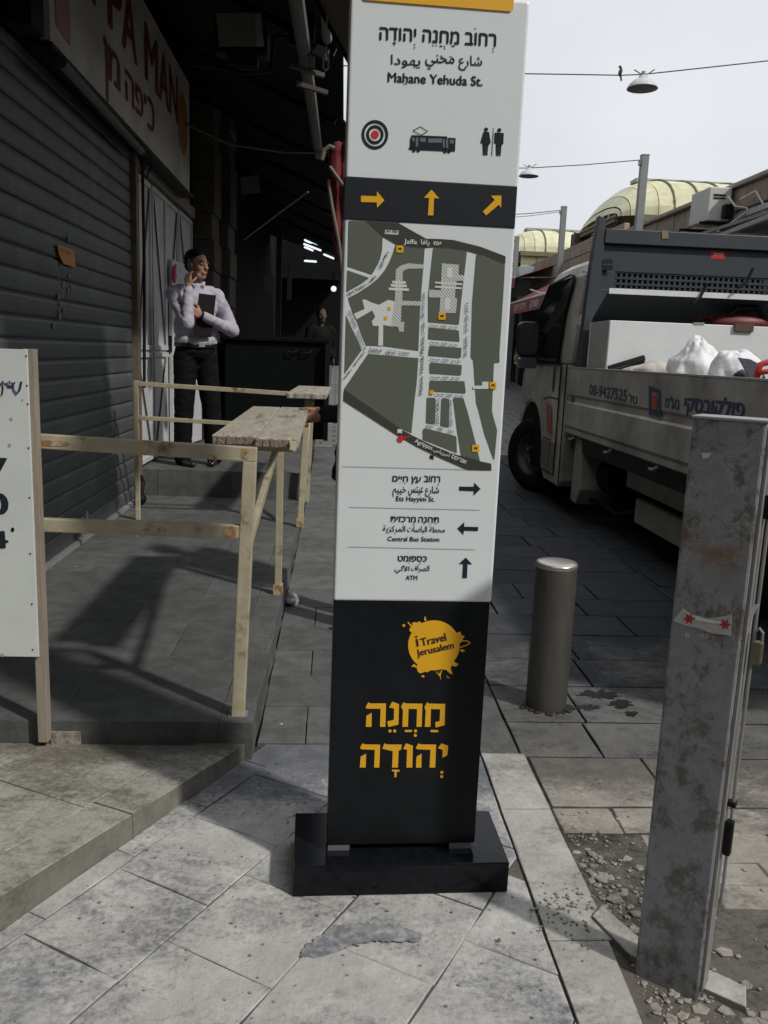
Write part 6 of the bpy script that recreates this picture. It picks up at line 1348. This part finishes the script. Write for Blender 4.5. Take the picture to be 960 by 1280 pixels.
# man on the phone
fr = Fr((-1.165, 7.20, PZ2), (.46, -.89)); mn = thing('person', 'man in pale shirt and black trousers talking on a phone, holding a dark folder', 'person', tuple(fr.b))
hp_, g = head((.0, .035, 1.635), yaw=30)
wr = Vector((.125, .205, 1.455)); hR = hand(wr, Vector((.100, .110, 1.63)), (-.75, -.5, 0), (0, 1, 0), .4, .92)
wl = Vector((.035, .235, 1.235)); hL = hand(wl, Vector((.12, .245, 1.27)), (0, -1, 0), (0, 0, 1), .35, .92)
bp_ = [('l', (0, 0, 1.44), (0, .02, 1.56), .058, .052)]+hp_+hR+hL
bp_ += [('l', (.195, -.01, 1.40), (.145, .26, 1.17), .045, .036), ('l', (.145, .26, 1.17), wr, .034, .025), ('l', (-.195, -.01, 1.40), (-.30, .06, 1.13), .045, .036), ('l', (-.30, .06, 1.13), wl, .034, .025),
        ('e', (0, 0, 1.28), (.15, .09, .20), 0), ('e', (0, 0, 1.02), (.14, .095, .14), 0), ('l', (.085, 0, .92), (.10, .02, .50), .072, .048), ('l', (-.085, 0, .92), (-.115, .03, .50), .072, .048), ('l', (.10, .02, .50), (.11, -.01, .10), .046, .034), ('l', (-.115, .03, .50), (-.145, .02, .10), .046, .034)]
body = organic('body', bp_, .0065, M_SKIN, mn, 2, fr)
shp = [('e', (0, .0, 1.31), (.185, .115, .175), 0), ('e', (0, .005, 1.14), (.182, .130, .22), 0), ('e', (0, .012, 1.035), (.182, .138, .09), 0), ('l', (-.13, -.01, 1.425), (.13, -.01, 1.425), .056, .056), ('l', (.185, -.01, 1.405), (.15, .26, 1.165), .062, .054), ('l', (.15, .26, 1.165), Vector(wr)+Vector((0, .002, -.025)), .050, .036),
       ('l', (-.185, -.01, 1.405), (-.30, .055, 1.13), .062, .056), ('l', (-.30, .055, 1.13), Vector(wl)+Vector((-.03, -.002, -.01)), .052, .036), ('l', (0, 0, 1.43), (0, .0, 1.475), .085, .066)]
sh_ = organic('shirt', shp, .007, M_SHIRT, mn, 3, fr, .0042)
part('collar', MB().tube([fr((x, y, z)) for x, y, z in ((-.03, .085, 1.465), (-.065, .02, 1.50), (-.03, -.05, 1.515), (.03, -.05, 1.515), (.065, .02, 1.50), (.03, .085, 1.465))], .014, 8), M_SHIRT, sh_)
trp = [('e', (0, .0, .95), (.172, .125, .11), 0), ('l', (.085, 0, .90), (.105, .02, .50), .100, .082), ('l', (.105, .02, .50), (.115, -.005, .10), .080, .074), ('l', (-.085, 0, .90), (-.125, .03, .50), .100, .082), ('l', (-.125, .03, .50), (-.155, .02, .10), .080, .074), ('l', (.115, -.005, .10), (.115, .0, .06), .066, .07), ('l', (-.155, .02, .10), (-.155, .025, .06), .066, .07)]
organic('trousers', trp, .009, M_TROUS, mn, 2, fr, .0035)
belt = part('belt', MB().lathe([(1.0, -.018), (1.03, -.018), (1.03, .018), (1.0, .018)], (0, 0, 0), n=28), M_SHOE, mn)
for v in belt.data.vertices: x, y, z = v.co; v.co = fr((-y*.174, x*.130+.006, 1.0+z))
part('buckle', MB().prism([fr(v) for v in ((-.03, .140, .985), (.02, .142, .985), (.02, .142, 1.018), (-.03, .140, 1.018))], fr.f*.006), M_STEELG, belt)
for sx, y0_, yw in ((.115, .0, 12), (-.155, .03, -28)):
    M = Matrix.Rotation(R_(yw), 3, 'Z'); g2 = lambda x, y, z: Vector((sx, y0_, 0))+M @ Vector((x, y, z))
    organic('shoe', [('l', g2(0, -.06, .035), g2(0, .06, .034), .038, .036), ('l', g2(0, .06, .030), g2(.0, .165, .022), .036, .026), ('l', g2(0, -.07, .022), g2(0, .15, .020), .03, .028), ('l', g2(0, -.03, .06), g2(0, .02, .055), .04, .034)], .007, M_SHOE, mn, 2, fr)
organic('hair', [('e', g(0, -.022, .046), (.082, .094, .086), 30), ('l', g(-.045, .052, .088), g(.045, .052, .088), .018, .018), ('l', g(-.079, .002, .02), g(-.079, .004, .045), .014, .02), ('l', g(.079, .002, .02), g(.079, .004, .045), .014, .02), ('e', g(0, -.055, .0), (.07, .050, .06), 30)], .0065, M_HAIR, mn, 2, fr)
eyes(g, fr, body)
part('wristwatch', MB().lathe([(.030, -.012), (.034, -.012), (.034, .012), (.030, .012)], fr(Vector(wl)+Vector((-.005, 0, 0))), fr.rot @ Vector((.9, .2, .3)), 16), M_SHOE, mn)
ph = part('mobile_phone', MB().bar(fr(g(.096, .03, -.07)), fr(g(.096, .0, .035)), .012, .05, up=tuple(fr.f)), M_MIRROR, None, bevel=.004); tag(ph, 'small dark phone held to the ear of the man in the pale shirt', 'phone')
fo = thing('folder', 'dark document folder clasped against the chest of the man on the phone', 'folder', tuple(fr((0, .19, 1.08))))
part('cover', MB().prism([fr(v) for v in ((-.115, .165, 1.40), (.035, .195, 1.405), (.075, .195, 1.07), (-.075, .165, 1.065))], fr.f*.012), M_FOLDER, fo, bevel=.003)
part('pages', MB().prism([fr(v) for v in ((-.112, .160, 1.397), (.034, .190, 1.402), (.073, .190, 1.073), (-.072, .160, 1.068))], fr.f*.0045), mat('paper_edge', (.3, .3, .3), .8), fo)

# person behind the sign whose hand rests on the table end
fr = Fr((.215, 4.02, 0), (-1, .06)); hn = thing('person', 'person in a dark jacket mostly hidden behind the sign, one hand on the table end', 'person', tuple(fr.b))
hp_, g = head((0, .05, 1.56), yaw=0)
# local: f = -x world, r = +y world
wr = Vector((.035, .270, 1.035)); tipd = Vector((.055, .36, 1.03))
def hd():
    b = wr; pr = [('l', b, b+Vector((.004, .030, -.004)), .027, .031), ('l', b+Vector((.0, .03, .008)), b+Vector((.006, .068, .0)), .028, .026), ('l', b+Vector((-.012, .03, -.014)), b+Vector((-.008, .068, -.022)), .024, .022), ('l', b+Vector((.014, .03, -.014)), b+Vector((.016, .068, -.018)), .024, .022)]
    # fingers curl down over the table edge, unequal
    for k, (dx, ln) in enumerate(((-.026, .85), (-.009, 1.0), (.010, .96), (.028, .8))):
        p = b+Vector((dx, .078, -.002-.008*abs(k-1.2))); q = p+Vector((.0, .018, -.020))*ln; r = q+Vector((0, -.002, -.022))*ln; t = r+Vector((0, -.014, -.012))*ln
        pr += [('l', b+Vector((dx*.8, .04, .004)), p, .012, .0112), ('l', p, q, .011, .0102), ('l', q, r, .0102, .0095), ('l', r, t, .0095, .0082)]
    p = b+Vector((-.012, .045, .020)); q = b+Vector((-.022, .078, .024)); r = b+Vector((-.024, .110, .022)); return pr+[('l', p, q, .0125, .0108), ('l', q, r, .0105, .0085)]
bp_ = [('l', (0, .02, 1.36), (0, .04, 1.48), .055, .05)]+hp_+hd()+[('l', (.19, .0, 1.32), (.21, .03, 1.07), .045, .036), ('l', (.21, .03, 1.07), wr, .036, .026), ('l', (-.19, 0, 1.32), (-.20, -.02, 1.05), .045, .036), ('l', (-.20, -.02, 1.05), (-.19, .05, .82), .034, .026),
    ('e', (0, .0, 1.20), (.15, .09, .2), 0), ('e', (0, 0, .95), (.14, .095, .14), 0), ('l', (.085, 0, .85), (.09, .01, .47), .072, .048), ('l', (-.085, 0, .85), (-.09, .01, .47), .072, .048), ('l', (.09, .01, .47), (.09, -.02, .10), .046, .034), ('l', (-.09, .01, .47), (-.09, -.02, .10), .046, .034)]
bp_ += hand((-.19, .055, .80), (-.19, .07, .66), (1, 0, 0), (0, 1, 0), .4, .9)
b2_ = organic('body', bp_, .0052, M_SKIND, hn, 2, fr)
organic('jacket', wrinkle=.006, prims=[('e', (0, .0, 1.22), (.19, .125, .18), 0), ('e', (0, .015, .98), (.18, .145, .20), 0), ('l', (-.11, .11, .80), (.11, .12, .80), .062, .062), ('l', (.06, .165, .95), (.08, .190, .74), .030, .036), ('l', (-.13, 0, 1.34), (.13, 0, 1.34), .058, .058), ('l', (.185, 0, 1.32), (.215, .03, 1.065), .064, .060), ('l', (.215, .03, 1.065), wr+Vector((0, -.045, 0)), .058, .045), ('l', wr+Vector((0, -.06, 0)), wr+Vector((0, -.012, .0)), .046, .042),
    ('l', (-.185, 0, 1.32), (-.205, -.02, 1.05), .064, .055), ('l', (-.205, -.02, 1.05), (-.19, .045, .84), .054, .042)], voxel=.008, m_=M_COAT, parent=hn, smooth_it=3, fr=fr)
organic('trousers', [('e', (0, 0, .88), (.155, .11, .10), 0), ('l', (.085, 0, .84), (.095, .01, .46), .09, .066), ('l', (.095, .01, .46), (.095, -.01, .07), .064, .062), ('l', (-.085, 0, .84), (-.095, .01, .46), .09, .066), ('l', (-.095, .01, .46), (-.095, -.01, .07), .064, .062)], .012, M_TROUS, hn, 3, fr)
organic('hair', [('e', g(0, -.020, .048), (.084, .098, .090), 0)], .01, M_HAIR, hn, 2, fr); eyes(g, fr, b2_)
for sx in (.095, -.095): organic('shoe', [('l', (sx, -.05, .035), (sx, .06, .034), .038, .036), ('l', (sx, .06, .030), (sx, .165, .024), .036, .026)], .010, M_SHOE, hn, 2, fr)

def walker(label, x, y, f, h, coat, legs, skin, extra=None, stride=.12):
    k = h/1.7; fr = Fr((x, y, gz(y)), f); t = thing('person', label, 'person', tuple(fr.b)); S = lambda *p: Vector(p)*k
    hp_, g = head(S(0, .03, 1.58)); pr = [(a, *r) for a, *r in hp_]
    pr += [('l', S(0, 0, 1.38), S(0, .02, 1.5), .05*k, .045*k), ('e', S(0, 0, 1.2), (.15*k, .09*k, .2*k), 0), ('e', S(0, 0, .95), (.14*k, .1*k, .15*k), 0), ('l', S(.19, 0, 1.35), S(.22, 0, 1.08), .045*k, .035*k), ('l', S(.22, 0, 1.08), S(.20, .12, .86), .034*k, .024*k), ('l', S(-.19, 0, 1.35), S(-.22, -.02, 1.08), .045*k, .035*k), ('l', S(-.22, -.02, 1.08), S(-.20, .10, .86), .034*k, .024*k),
           ('l', S(.09, 0, .88), S(.09, stride*.6, .48), .07*k, .045*k), ('l', S(.09, stride*.6, .48), S(.09, stride, .06), .045*k, .032*k), ('l', S(-.09, 0, .88), S(-.09, -stride*.3, .48), .07*k, .045*k), ('l', S(-.09, -stride*.3, .48), S(-.09, -stride, .06), .045*k, .032*k)]
    pr += hand(S(.20, .12, .86), S(.20, .16, .70), (-1, 0, 0), (0, 1, 0), .5, k*.9)+hand(S(-.20, .10, .86), S(-.20, .14, .70), (1, 0, 0), (0, 1, 0), .5, k*.9)
    organic('body', pr, .014, skin, t, 1, fr)
    organic('coat', [('e', S(0, 0, 1.22), (.19*k, .125*k, .19*k), 0), ('e', S(0, 0, .98), (.19*k, .14*k, .24*k), 0), ('l', S(-.15, 0, 1.36), S(.15, 0, 1.36), .068*k, .068*k), ('l', S(.19, 0, 1.34), S(.225, 0, 1.07), .07*k, .06*k), ('l', S(.225, 0, 1.07), S(.205, .10, .89), .05*k, .04*k), ('l', S(-.19, 0, 1.34), S(-.225, -.02, 1.07), .07*k, .06*k), ('l', S(-.225, -.02, 1.07), S(-.205, .08, .89), .05*k, .04*k)], .018, coat, t, 2, fr)
    organic('trousers', [('e', S(0, 0, .9), (.15*k, .11*k, .12*k), 0), ('l', S(.09, 0, .86), S(.095, stride*.6, .47), .088*k, .065*k), ('l', S(.095, stride*.6, .47), S(.095, stride, .06), .063*k, .058*k), ('l', S(-.09, 0, .86), S(-.095, -stride*.3, .47), .088*k, .065*k), ('l', S(-.095, -stride*.3, .47), S(-.095, -stride, .06), .063*k, .058*k)], .018, legs, t, 2, fr)
    for sx, dy_ in ((.095, stride), (-.095, -stride)): organic('shoe', [('l', S(sx, dy_-.05, .035), S(sx, dy_+.14, .028), .042*k, .034*k)], .014, M_SHOE, t, 1, fr)
    return t, g, fr
M_CAPP = mat('pale_pink_cap', (.50, .33, .31), .7)
t, g, f2 = walker('old man in dark clothes with a walking stick, seen under the truck mirror', 5.02, 22, (0, -1), 1.66, M_COAT, M_TROUS, M_SKIN, stride=.06)
organic('hat', [('e', g(0, -.01, .07), (.085, .095, .06), 0)], .012, M_CAPP, t, 1, f2)
tag(part('walking_stick', MB().tube([f2((.33, .2, 0)), f2((.27, .17, .84)), f2((.22, .15, .88))], .012, 6), M_DARKMET), 'thin dark walking stick held by the old man down the street', 'stick')
t, g, f2 = walker('passer-by in dark clothes walking away far down the street by the sign edge', 4.06, 20.3, (.2, 1), 1.68, M_COAT, M_TROUS, M_SKIN, stride=.14); organic('hair', [('e', g(0, -.02, .04), (.084, .098, .09), 0)], .014, M_HAIR, t, 1, f2)
bgp = at(648, 447, Y=19.9); b_g = blob('shopping_bag', bgp, (.10, .07, .16), mat('straw_bag', (.42, .36, .16), .7), 2.2, .2, 3); tag(b_g, 'yellowish shopping bag carried by the passer-by near the sign edge', 'bag')
part('bag_base', MB().sphere(bgp+Vector((0, 0, -.13)), (.09, .06, .05), 8), M_BAG, b_g, smooth=True)
t, g, f2 = walker('shopper in an ochre top standing before the dark shops beyond the truck mirror', 4.55, 24, (-.6, -1), 1.6, mat('ochre_top', (.20, .15, .08), .8), M_TROUS, M_SKIN, stride=.05); organic('hair', [('e', g(0, -.02, .04), (.084, .098, .09), 0)], .014, M_HAIR, t, 1, f2)
t, g, f2 = walker('dim figure standing deep under the dark canopy beyond the stall', -.26, 14.0, (.3, -1), 1.66, M_SHADE, M_SHADE, mat('skin_dim', (.10, .06, .045), .8), stride=.04); organic('hair', [('e', g(0, -.02, .04), (.084, .098, .09), 0)], .014, M_HAIR, t, 1, f2)  # coat and skin colours darkened to hold the canopy's shade
